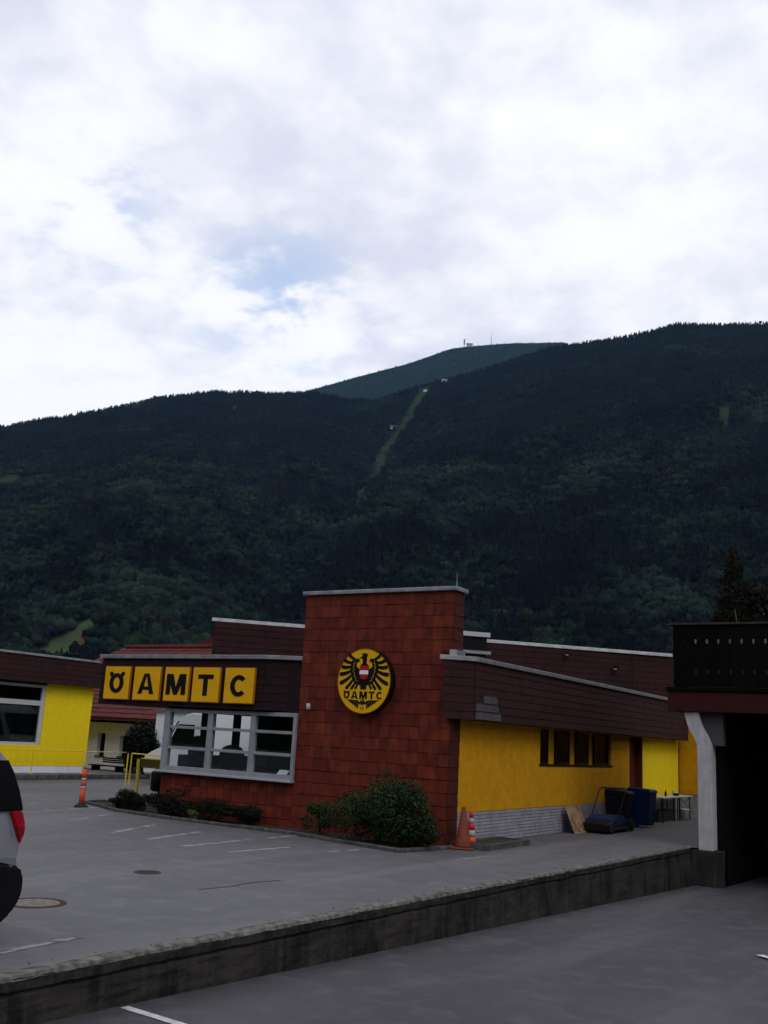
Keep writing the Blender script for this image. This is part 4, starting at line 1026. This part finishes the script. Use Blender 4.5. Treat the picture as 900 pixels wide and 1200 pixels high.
g = MB(); g.path([(-9.86, 26.75, .38), (-9.86, 27.30, 1.02), (-9.84, 27.42, 1.10), (-9.22, 27.62, 1.10), (-9.2, 27.55, 1.02), (-9.2, 26.95, .36)], .018, 8); g.build('handle', 'tube', SWp)
g = MB(); g.path([(-9.84, 27.44, 1.10), (-9.22, 27.64, 1.10)], .026, 8); g.build('grip', 'rubber', SWp)
# wheelie bins
def wheelie(name_lab, loc, m, rotz, h=1.06):
    t = thing('wheelie_bin', loc, name_lab, 'bin', rotz=rotz, group='wheelie bins by the brown door')
    b = [(-.24, -.26), (.24, -.26), (.24, .26), (-.24, .26)]; u = [(-.29, -.33), (.29, -.33), (.29, .34), (-.29, .34)]
    mb = MB(); mb.v = [(x, y, .06) for x, y in b]+[(x, y, h-.08) for x, y in u]; mb.f = [(0, 3, 2, 1), (4, 5, 6, 7), (0, 1, 5, 4), (1, 2, 6, 5), (2, 3, 7, 6), (3, 0, 4, 7)]
    mb.build('body', m, t, bevel=.025, segs=2, local=True)
    MB().box(-.31, .31, -.35, .36, h-.09, h-.05).build('collar', m, t, bevel=.01, local=True)
    MB().prism([(-.30, -.36, h-.05), (-.30, .38, h-.05), (-.30, .36, h+.03), (-.30, -.30, h+.0)], (.60, 0, 0)).build('lid', m, t, bevel=.02, segs=2, local=True)
    MB().tube((-.26, .42, h-.06), (.26, .42, h-.06), .018).build('handle', m, t, local=True)
    for x in (-.27, .21): MB().prism([(x, .26+.1*math.cos(k*math.pi/8), .1+.1*math.sin(k*math.pi/8)) for k in range(16)], (.06, 0, 0)).build('wheel', 'rubber', t, local=True)
    return t
wheelie('dark wheelie bin between the push sweeper and the blue bin', (-9.78, 28.75, 0), 'blackbin', 1.62, 1.0)
wheelie('blue wheelie bin in front of the brown door', (-9.42, 29.75, 0), 'bluebin', 1.5, 1.06)
# folding table
TB = thing('folding_table', (-9.6, 33.6, 0), 'folding table with pale top and dark steel legs by the yellow wall', 'table')
MB().box(-10.0, -9.45, 31.95, 35.35, .74, .775).build('table_top', 'tabletop', TB, bevel=.004)
for y in (32.1, 33.3, 33.95, 35.15):
    g = MB(); g.tube((-9.93, y, 0), (-9.93, y, .74), .02); g.build('leg', 'tube', TB)
    g = MB(); g.tube((-9.52, y, 0), (-9.52, y, .74), .02); g.build('leg', 'tube', TB)
g = MB()
for y in (32.1, 35.15): g.tube((-9.93, y, .2), (-9.52, y, .2), .012)
for a, b in ((32.1, 33.3), (33.3, 32.1), (33.95, 35.15), (35.15, 33.95)): g.tube((-9.52, a, .72), (-9.52, (a+b)/2, .55), .010)
g.build('brace', 'tube', TB)
pb = thing('bucket', (-9.55, 34.55, 0), 'white plastic bucket standing under the folding table', 'bucket')
MB().lathe((-9.55, 34.55, 0), [(.13, 0), (.165, .33), (.175, .34), (.175, .36), (.155, .36), (.12, .02)], 20).build('pail', 'bucket', pb, smooth=True)
g = MB(); g.path([(-9.55, 34.55+.17*math.cos(k*math.pi/8), .34-.12*math.sin(k*math.pi/8)) for k in range(9)], .005, 5); g.build('handle', 'tube', pb)
bx_ = thing('bottle', (-9.7, 33.0, .775), 'small dark bottle on the folding table', 'bottle')
MB().lathe((-9.7, 33.0, .775), [(.035, 0), (.035, .12), (.012, .16), (.012, .19)], 12).build('glass_body', 'black', bx_, smooth=True)
MB().lathe((-9.7, 33.0, .775), [(.014, .19), (.014, .205)], 10).build('cap', 'zinc', bx_)
jr = thing('tin', (-9.65, 34.0, .775), 'squat dark tin on the folding table', 'tin')
MB().lathe((-9.65, 34.0, .775), [(.09, 0), (.09, .07)], 14).build('can', 'black', jr)
MB().lathe((-9.65, 34.0, .845), [(.094, 0), (.094, .012)], 14).build('lid', 'tube', jr)
tb = thing('storage_trunk', (-9.85, 34.3, 0), 'low dark box under the folding table against the wall', 'box')
MB().box(-10.05, -9.72, 32.3, 34.2, 0, .30).build('box', 'rubber', tb, bevel=.015)
MB().box(-10.06, -9.71, 32.28, 34.22, .30, .34).build('lid', 'rubber', tb, bevel=.01)
vp = thing('white_pipe', (-10.02, 35.2, 0), 'short white pipe at the corner of the lemon wall behind the table', 'pipe')
MB().tube((-10.02, 35.1, .02), (-10.02, 35.1, .9), .05, 12).build('pipe', 'bucket', vp)
MB().lathe((-10.02, 35.1, .0), [(.07, 0), (.07, .06)], 14).build('collar', 'bucket', vp)

# ------------------------------------------------------------------ hillside and forest
MEADOWS = [  # (azimuth, r, half-width in metres across, half-length along r, tint)
    (-49.4, 1205, 30, 34, 0), (-48.9, 1215, 20, 20, 0), (-49.55, 1268, 26, 30, 0), (-48.9, 1290, 20, 34, 0), (-50.3, 1235, 26, 22, 0), (-48.45, 1262, 14, 24, 1), (-48.9, 1240, 12, 14, 1),
    (-53.5, 2763, 30, 60, 0), (-19.08, 2723, 12, 40, 0), (-12.93, 2480, 10, 70, 0), (-12.8, 2550, 16, 12, 0)]
LIFT = [(-36.3, 1990), (-34.7, 2330), (-33.95, 2400), (-33.71, 2470), (-32.59, 3178), (-31.41, 3469), (-30.22, 3960)]
def clearing(az, r):
    """1 inside a clearing or the lift swath; second value is 1 on bare earth"""
    c = np.zeros_like(az); e = np.zeros_like(az)
    wob = fbm(az*3, r/60, 31, 2)
    for a, rr, w, l, tint in MEADOWS:
        d = ((np.radians(az-a)*rr)/w)**2+((r-rr)/l)**2
        inside = d < 1+.5*wob
        c = np.where(inside, 1, c)
        if tint: e = np.where(inside, 1, e)
    la = np.interp(r, [b for _, b in LIFT], [a for a, _ in LIFT])
    w = np.interp(r, [1990, 2400, 2900, 3400, 3960], [3, 8, 13, 17, 20])*(1+.45*wob)
    c = np.where((np.abs(np.radians(az-la)*r) < w) & (r > 1990) & (r < 3960), 1, c)
    return c, e
azs = np.concatenate([np.arange(-180, -62, 3.0), np.arange(-62, 0, .3), np.arange(0, 181, 3.0)])
rs = np.concatenate([[3, 40, 90, 130, 300, 600, 900, 950], np.arange(980, 4000, 22), [4000, 4060, 4200, 4500, 4800, 5200, 5600, 5850, 6000, 6100, 6600, 7500]])
AZ, RR = np.meshgrid(azs, rs, indexing='ij')
HZ = height(AZ, RR)
Vt = np.stack([np.sin(np.radians(AZ))*RR, np.cos(np.radians(AZ))*RR, HZ], -1).reshape(-1, 3)
na, nr_ = AZ.shape
ii, jj = np.meshgrid(np.arange(na-1), np.arange(nr_-1), indexing='ij')
a0 = (ii*nr_+jj).ravel()
Fq = np.stack([a0, a0+1, a0+nr_+1, a0+nr_], 1)[:, ::-1]
CC, CE = clearing(AZ.ravel(), RR.ravel())
def fast_mesh(name, V, Fc, m, cols=None, smooth=False):
    me = D.meshes.new(name); k = Fc.shape[1]
    me.vertices.add(len(V)); me.vertices.foreach_set('co', V.astype(np.float32).ravel())
    me.loops.add(Fc.size); me.loops.foreach_set('vertex_index', Fc.astype(np.int32).ravel())
    me.polygons.add(len(Fc)); me.polygons.foreach_set('loop_start', (np.arange(len(Fc))*k).astype(np.int32))
    if cols is not None:
        at = me.color_attributes.new('col', 'FLOAT_COLOR', 'POINT')
        at.data.foreach_set('color', np.concatenate([cols, np.ones((len(cols), 1))], 1).astype(np.float32).ravel())
    me.update(calc_edges=True); me.validate()
    if smooth: me.polygons.foreach_set('use_smooth', np.ones(len(Fc), dtype=bool))
    me.materials.append(M[m]); o = D.objects.new(name, me); COL.objects.link(o); return o
fl = np.array([.008, .011, .008]); gr = np.array([.026, .040, .018]); ea = np.array([.075, .042, .026]); val = np.array([.022, .034, .014])
tc_ = np.where(CC[:, None] > .5, gr, fl); tc_ = np.where((CC[:, None] > .5) & (RR.ravel()[:, None] < 1500), gr*1.9, tc_); tc_ = np.where(CE[:, None] > .5, ea, tc_)
tc_ = np.where((RR.ravel() < 950)[:, None], val, tc_)
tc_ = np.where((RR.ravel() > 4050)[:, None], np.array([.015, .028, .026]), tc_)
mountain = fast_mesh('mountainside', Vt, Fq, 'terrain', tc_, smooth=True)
tag(mountain, kind='structure')

rs_ = np.random.RandomState(5)
def ico(sub):
    b = bmesh.new(); bmesh.ops.create_icosphere(b, subdivisions=sub, radius=1)
    V = np.array([v.co[:] for v in b.verts]); Fc = np.array([[v.index for v in f.verts] for f in b.faces]); b.free(); return V, Fc
I1, I2 = ico(1), ico(2)
def cone_t(n, tiers, rng):
    V = []; Fc = []
    for (r, z0, z1) in tiers:
        b = len(V)
        for k in range(n):
            t = 2*math.pi*(k+rng.rand()*.5)/n; q = r*(.75+.5*rng.rand()); V.append((q*math.cos(t), q*math.sin(t), z0+.05*rng.randn()))
        V.append((.03*rng.randn(), .03*rng.randn(), z1))
        for k in range(n): Fc.append((b+k, b+(k+1) % n, b+n))
    return np.array(V), np.array(Fc)
def clump_t(parts, rng, big):
    Vs = []; Fs = []; o = 0
    for k in range(parts):
        V, Fc = (I2 if (big and k == 0) else I1)
        V = V*(1+.22*rng.randn(len(V), 1))
        s = np.array([.34, .34, .36])*(1.25 if k == 0 else .75+.4*rng.rand())
        c = np.array([0, 0, .56]) if k == 0 else np.array([.30*rng.randn(), .30*rng.randn(), .45+.35*rng.rand()])
        Vs.append(V*s+c); Fs.append(Fc+o); o += len(V)
    return np.concatenate(Vs), np.concatenate(Fs)
def scatter(r0, r1, sp, az0=-63, az1=-2, seed=0):
    rng = np.random.RandomState(seed)
    area = (r1**2-r0**2)/2*math.radians(az1-az0); n = int(area/sp**2)
    r = np.sqrt(rng.rand(n)*(r1**2-r0**2)+r0**2); az = az0+(az1-az0)*rng.rand(n)
    c, _ = clearing(az, r)
    # trees keep a crown's width away from the clearings
    c2, _ = clearing(az+np.degrees(5/r), r); c3, _ = clearing(az, r-8)
    k = (c < .5) & (c2 < .5) & (c3 < .5)
    return az[k], r[k]
def forest(name, az, r, tmpl_con, tmpl_dec, hscale, seed):
    rng = np.random.RandomState(seed); n = len(az)
    x = np.sin(np.radians(az))*r; y = np.cos(np.radians(az))*r; z = height(az, r)
    alt = (z-2)/1300.
    patch = fbm(x/190, y/190, 77, 3); fine = fbm(x/60, y/60, 78, 2)
    pdec = np.clip(.62-.75*alt+.9*patch, .02, .92)
    dec = rng.rand(n) < pdec
    Vs = []; Fs = []; Cs = []; o = 0
    for kind, T in ((0, tmpl_con), (1, tmpl_dec)):
        for t, (TV, TF) in enumerate(T):
            sel = np.where((dec == bool(kind)) & ((np.arange(n) % len(T)) == t))[0]
            if not len(sel): continue
            m_ = len(sel); h = hscale*((.75+.5*rng.rand(m_)) if kind == 0 else (.55+.42*rng.rand(m_)))
            w = h*((.20+.08*rng.rand(m_)) if kind == 0 else (.85+.35*rng.rand(m_)))
            ang = rng.rand(m_)*6.283; ca, sa = np.cos(ang), np.sin(ang)
            X = TV[None, :, 0]*w[:, None]; Y = TV[None, :, 1]*w[:, None]; Z = TV[None, :, 2]*h[:, None]
            V = np.stack([X*ca[:, None]-Y*sa[:, None]+x[sel][:, None], X*sa[:, None]+Y*ca[:, None]+y[sel][:, None], Z+z[sel][:, None]-.5], -1)
            Fc = TF[None]+(np.arange(m_)*len(TV))[:, None, None]+o
            base = np.array([.0050, .0080, .0072]) if kind == 0 else np.array([.0092, .0158, .0100])
            br = (.30+1.15*rng.rand(m_)**1.5+.8*np.clip(fine[sel], -1, 1)+.6*np.clip(patch[sel], -1, 1))[:, None]
            br = np.clip(br*1.15, .22, 2.7)
            wm = (rng.rand(m_, 1) < .06)*np.array([[.012, .0, -.004]])
            col = base[None]*br*(1+.12*rng.randn(m_, 3))+wm*(kind == 0)
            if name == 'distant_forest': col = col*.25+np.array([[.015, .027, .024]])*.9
            lv = (1+.18*rng.randn(m_, len(TV), 1))
            Vs.append(V.reshape(-1, 3)); Fs.append(Fc.reshape(-1, 3)); Cs.append(np.clip(col[:, None, :]*lv, .003, .2).reshape(-1, 3)); o += m_*len(TV)
    ob = fast_mesh(name, np.concatenate(Vs), np.concatenate(Fs), 'forest', np.concatenate(Cs)); return tag(ob, kind='stuff')
rg = np.random.RandomState(4)
conN = [cone_t(7, [(1, .12, .62), (.8, .38, .82), (.5, .62, 1.0)], rg) for _ in range(5)]
conM = [cone_t(6, [(1, .10, .72), (.62, .45, 1.0)], rg) for _ in range(5)]
conF = [cone_t(5, [(1, .08, .8), (.6, .5, 1.0)], rg) for _ in range(4)]
decN = [clump_t(5, rg, True) for _ in range(6)]
decM = [clump_t(3, rg, False) for _ in range(5)]
decF = [clump_t(2, rg, False) for _ in range(4)]
a_, r_ = scatter(1010, 1750, 9.6, seed=1); o1_ = forest('lower_forest', a_, r_, conN, decN, 23, 11); tag(o1_, label='mixed forest of dark spruces and rounder green trees on the lower mountainside', cat='forest')
a_, r_ = scatter(1750, 2700, 10.2, seed=2); o2_ = forest('middle_forest', a_, r_, conM, decM, 21, 12); tag(o2_, label='dense dark spruce forest across the middle of the mountainside', cat='forest')
a_, r_ = scatter(2700, 4040, 11.0, seed=3); o3_ = forest('upper_forest', a_, r_, conF, decF, 15, 13); tag(o3_, label='blue-green spruce forest along the mountain crest', cat='forest')
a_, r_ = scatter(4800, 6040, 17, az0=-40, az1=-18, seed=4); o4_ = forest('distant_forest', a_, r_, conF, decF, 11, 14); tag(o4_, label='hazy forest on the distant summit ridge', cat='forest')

def pol(az, r, dz=0):
    z = float(height(np.array([float(az)]), np.array([float(r)]))[0])
    return (math.sin(math.radians(az))*r, math.cos(math.radians(az))*r, z+dz)
def hut(name, az, r, w, h, lab, cat, roof=True):
    p = pol(az, r, -2); t = thing(name, p, lab, cat, rotz=math.radians(-az))
    MB().box(-w/2, w/2, -w*.3, w*.3, 0, h+2).build('wall', 'stone', t, local=True)
    if roof:
        MB().prism([(-w*.62, -w*.42, h+1.5), (-w*.62, w*.42, h+1.5), (-w*.62, 0, h+2+w*.28)], (w*1.24, 0, 0)).build('roof', 'huted', t, local=True)
    g = MB()
    for k in range(4): MB().box(-w*.4+k*w*.22, -w*.4+k*w*.22+w*.1, -w*.3-.15, -w*.3-.02, 2+h*.35, 2+h*.75).build('window', 'black', t, local=True)
    return t
hut('mountain_lodge', -32.1, 3439, 21, 9, 'white lodge with red roof on the ski slope halfway up the mountain', 'lodge')
hut('lift_station', -29.17, 3975, 22, 9, 'tiny pale lift station below the distant summit', 'lift station', False)
hut('alpine_hut', -30.3, 3900, 15, 7, 'tiny pale hut at the top end of the ski slope', 'hut', False)
hut('forest_hut', -41.62, 3666, 9, 6, 'tiny white hut alone in the forest near the left crest', 'hut', False)
p = pol(-28.05, 5990, -4); t = thing('summit_tower', p, 'square dark tower block on the left of the distant summit', 'tower', rotz=math.radians(28))
MB().box(-5, 5, -4, 4, 24, 58).build('head', 'mast', t, local=True); MB().box(-3, -1, -2, 2, 0, 24).build('leg', 'mast', t, local=True); MB().box(1, 3, -2, 2, 0, 24).build('leg', 'mast', t, local=True)
p = pol(-27.7, 5990, -4); t = thing('summit_building', p, 'low dark building beside the tower on the distant summit', 'building', rotz=math.radians(28))
MB().box(-22, 16, -6, 6, 0, 22).build('wall', 'mast', t, local=True); MB().prism([(-24, -7, 21), (-24, 7, 21), (-24, 0, 28)], (42, 0, 0)).build('roof', 'black', t, local=True)
p = pol(-26.42, 5990, -4); t = thing('radio_mast', p, 'thin lattice radio mast standing on the distant summit', 'mast')
g = MB()
for k in range(3):
    a = k*2.0944; g.tube((2.6*math.cos(a), 2.6*math.sin(a), 0), (.8*math.cos(a), .8*math.sin(a), 70), .5, 5)
for q in range(14):
    z0 = q*5; r0_ = 2.6-1.8*z0/70; r1_ = 2.6-1.8*(z0+5)/70
    for k in range(3):
        a = k*2.0944; b = a+2.0944; g.tube((r0_*math.cos(a), r0_*math.sin(a), z0), (r1_*math.cos(b), r1_*math.sin(b), z0+5), .25, 4)
g.build('lattice', 'mast', t, local=True); MB().tube((0, 0, 70), (0, 0, 98), .6, 6, .25).build('aerial', 'mast', t, local=True)

# ------------------------------------------------------------------ shrubs and trees near by
def leaf_mesh(name, lumps, n, size, c0, c1, parent, m='leafdark', seed=0, narrow=.5, needle=False):
    rng = np.random.RandomState(seed)
    wts = np.array([a[3]*a[4]*a[5] for a in lumps])**.67; wts /= wts.sum()
    li = rng.choice(len(lumps), n, p=wts); Lm = np.array(lumps)[li]
    d = rng.randn(n, 3); d /= np.linalg.norm(d, axis=1)[:, None]
    rad = np.clip(1-np.abs(rng.randn(n))*.22, .2, 1.0)+.05*rng.randn(n)
    P = Lm[:, :3]+d*Lm[:, 3:6]*rad[:, None]
    nrm = d+.8*rng.randn(n, 3); nrm /= np.linalg.norm(nrm, axis=1)[:, None]
    u = np.cross(nrm, rng.randn(n, 3)); u /= np.linalg.norm(u, axis=1)[:, None]; w = np.cross(nrm, u)
    s = size*(.6+.8*rng.rand(n))[:, None]
    if needle: u = d*.6+u*.7; u /= np.linalg.norm(u, axis=1)[:, None]
    V = np.stack([P-u*s, P+w*s*narrow+nrm*s*.15, P+u*s, P-w*s*narrow+nrm*s*.15], 1).reshape(-1, 3)
    Fc = np.arange(n*4).reshape(-1, 4)
    t = rng.rand(n, 1); lump_t = rng.rand(len(lumps))[li][:, None]
    C = (np.array(c0)*(1-t)+np.array(c1)*t)*(.7+.6*lump_t); C = np.repeat(C, 4, 0)
    inv = np.array(ROOTM[parent.name].inverted()); V = V@inv[:3, :3].T+inv[:3, 3]
    o = fast_mesh(name, V, Fc, m, C); o.parent = parent; return o
def lumps_in(cx, cy, cz, rx, ry, rz, k, sd, f=.42):
    rg_ = random.Random(sd); out = []
    for _ in range(k):
        while True:
            a, b, c = (rg_.uniform(-1, 1) for _ in range(3))
            if a*a+b*b+c*c < 1: break
        s = f*rg_.uniform(.7, 1.2)
        out.append((cx+a*rx*.78, cy+b*ry*.78, cz+c*rz*.78, rx*s, ry*s, rz*s))
    return out
# bed edging and soil
bed = [(-21.2, 20.8), (-21.1, 19.4), (-19.0, 18.45), (-17.0, 18.2), (-13.3, 18.05), (-10.1, 17.25), (-9.95, 18.92), (-18.2, 18.95), (-18.6, 20.8)]
MB().poly([(x, y, .03) for x, y in bed]).build('planting_bed_soil', 'soil', kind='structure')
eg_ = thing('bed_edging', (-21.1, 19.4, 0), 'low stone edging round the planting bed below the office window', 'edging')
eb = [(-21.3, 20.8), (-21.2, 19.4), (-19.0, 18.4), (-17.0, 18.12), (-13.3, 17.97), (-10.15, 17.2), (-9.9, 18.85)]
for (x0, y0), (x1, y1) in zip(eb[:-1], eb[1:]):
    d = Vector((x1-x0, y1-y0, 0)); Ln = d.length; k = max(1, round(Ln/.8)); d.normalize(); n_ = Vector((-d.y, d.x, 0))*.05
    for q in range(k):
        a = Vector((x0, y0, 0))+d*(Ln*q/k+.006); b = Vector((x0, y0, 0))+d*(Ln*(q+1)/k-.006); hh = .07+random.uniform(-.008, .008)
        MB().prism([a-n_, b-n_, b+n_, a+n_], (0, 0, hh)).build('edging_stone', 'kerb', eg_, bevel=.01)
def shrub(loc, lab, rx, ry, rz, n, size, c0, c1, sd, k=14, group=None, name='shrub'):
    t = thing(name, loc, lab, 'shrub', group=group); x, y, z = loc
    g = MB(); rg_ = random.Random(sd)
    for q in range(7):
        g.tube((x+rg_.uniform(-.1, .1), y+rg_.uniform(-.05, .05), z), (x+rg_.uniform(-.6, .6)*rx, y+rg_.uniform(-.5, .5)*ry, z+rz*rg_.uniform(.8, 1.3)), .02, 5, .008)
    g.build('stem', 'bark', t)
    leaf_mesh('foliage', lumps_in(x, y, z+rz, rx, ry, rz, k, sd), n, size, c0, c1, t, seed=sd)
    return t
shrub((-11.15, 17.98, .03), 'large dense green shrub in front of the red tower', 1.12, .62, .70, 17000, .026, (.012, .024, .009), (.030, .060, .018), 3, 30)
shrub((-10.25, 18.05, .03), 'lower right shoulder of dark shrub reaching the tower corner', .55, .42, .42, 5500, .026, (.009, .018, .008), (.022, .04, .014), 8, 12)
shrub((-12.95, 18.4, .03), 'small light green shrub left of the large shrub', .42, .28, .36, 2600, .024, (.016, .030, .010), (.04, .07, .02), 5, 9)
for i, (x, y, rx, rz, lab) in enumerate([(-19.3, 18.95, .30, .14, 'low dark ground shrub at the left end of the planting bed'), (-18.6, 18.7, .55, .25, 'low dark ground shrub under the left corner of the office window'),
        (-17.4, 18.55, .6, .30, 'low dark ground shrub below the left window column'), (-16.2, 18.5, .55, .26, 'low dark ground shrub with light tuft below the middle window column'), (-15.2, 18.5, .4, .18, 'smallest low dark shrub below the right window column')]):
    shrub((x, y, .03), lab, rx*1.75, .36, rz*1.15, 4600, .022, (.004, .006, .004), (.012, .018, .009), 20+i, 9, group='low shrubs in the planting bed')
shrub((-16.3, 18.2, .03), 'light green tuft of leaves at the edge of the planting bed', .22, .14, .14, 350, .026, (.05, .09, .02), (.09, .14, .03), 40, 5)
shrub((-19.6, 19.0, .03), 'small patch of pale flowers at the left end of the bed', .35, .2, .12, 260, .022, (.12, .11, .12), (.28, .25, .27), 41, 6)
# dark tree in front of the chalet
t = thing('dark_tree', (-30.5, 30.4, .0), 'dark bushy tree under the eave of the white house', 'tree')
MB().tube((-30.5, 30.4, 0), (-30.45, 30.4, 1.3), .10, 8, .05).build('trunk', 'bark', t)
leaf_mesh('crown', lumps_in(-30.45, 30.4, 1.25, .95, .6, 1.05, 24, 6), 9000, .06, (.004, .006, .004), (.010, .016, .009), t, seed=6)
# balcony plants
t = thing('conifer', (-5.75, 25.5, 5.0), 'dark pointed conifer with reddish tips standing behind the balcony rail', 'tree')
MB().tube((-5.75, 25.5, 5.0), (-5.72, 25.5, 7.1), .05, 8, .015).build('trunk', 'bark', t)
lm = [(-5.75+.08*math.sin(q*2.1), 25.5, 5.15+q*.16, .62*(1-q/13)+.06, .5*(1-q/13)+.06, .17) for q in range(13)]
leaf_mesh('crown', lm, 9000, .045, (.004, .007, .004), (.014, .020, .009), t, seed=12, narrow=.25)
leaf_mesh('reddish_tips', [(a, b, c+.02, d_*1.08, e_*1.08, f_) for a, b, c, d_, e_, f_ in lm[5:]], 330, .035, (.05, .012, .012), (.10, .03, .025), t, seed=13, narrow=.3)
t = thing('leafy_shrub', (-4.6, 25.5, 5.0), 'loose leafy shrub with paler leaves at the right edge above the balcony', 'shrub')
g = MB(); 
for q in range(8): g.tube((-4.6+random.uniform(-.3, .5), 25.5, 5.0), (-4.6+random.uniform(-.7, 1.1), 25.5+random.uniform(-.3, .3), 6.2), .02, 5, .008)
g.build('stem', 'bark', t)
leaf_mesh('foliage', lumps_in(-4.45, 25.5, 5.75, 1.05, .55, .85, 22, 9), 8500, .045, (.004, .007, .004), (.020, .026, .010), t, seed=9)
t = thing('creeper_shoot', (-5.55, 25.1, 5.0), 'single thin upright shoot between the conifer and the rail', 'plant')
MB().path([(-5.55, 25.0, 5.0), (-5.57, 24.98, 5.3), (-5.61, 24.98, 5.6)], .014, 5).build('stem', mat('shoot_green', (.06, .09, .02), .7), t)
# single trees round the hillside meadow
for i, (az, r, h, lab) in enumerate([(-49.0, 1222, 11, 'round dark tree in the middle below the hillside meadow'), (-48.1, 1216, 13, 'round dark tree at the right foot of the hillside meadow'), (-50.6, 1222, 10, 'round dark tree at the left foot of the hillside meadow'),
        (-48.0, 1248, 9, 'small round tree at the right edge of the bare earth patch')]):
    p = pol(az, r, -.3); t = thing('meadow_tree', p, lab, 'tree', group='trees around the hillside meadow')
    MB().tube(p, (p[0], p[1], p[2]+h*.5), .5, 6, .25).build('trunk', 'bark', t)
    leaf_mesh('crown', lumps_in(p[0], p[1], p[2]+h*.58, h*.5, h*.5, h*.42, 12, 60+i), 1100, 1.0, (.014, .024, .012), (.036, .06, .022), t, m='forest', seed=60+i, narrow=.8)

# ------------------------------------------------------------------ haze
hz = MB().box(-9000, 9000, -9000, 9000, -6.0, 3600.0).build('haze', D.materials.new('haze_air'), kind='stuff')
hm = hz.data.materials[0]; hm.use_nodes = True; t_ = hm.node_tree; t_.nodes.clear()
o_ = t_.nodes.new('ShaderNodeOutputMaterial'); pv = t_.nodes.new('ShaderNodeVolumePrincipled')
pv.inputs['Color'].default_value = (.30, .56, 1.0, 1); pv.inputs['Density'].default_value = HAZE = 0.000016; pv.inputs['Anisotropy'].default_value = 0.0
t_.links.new(pv.outputs[0], o_.inputs['Volume'])
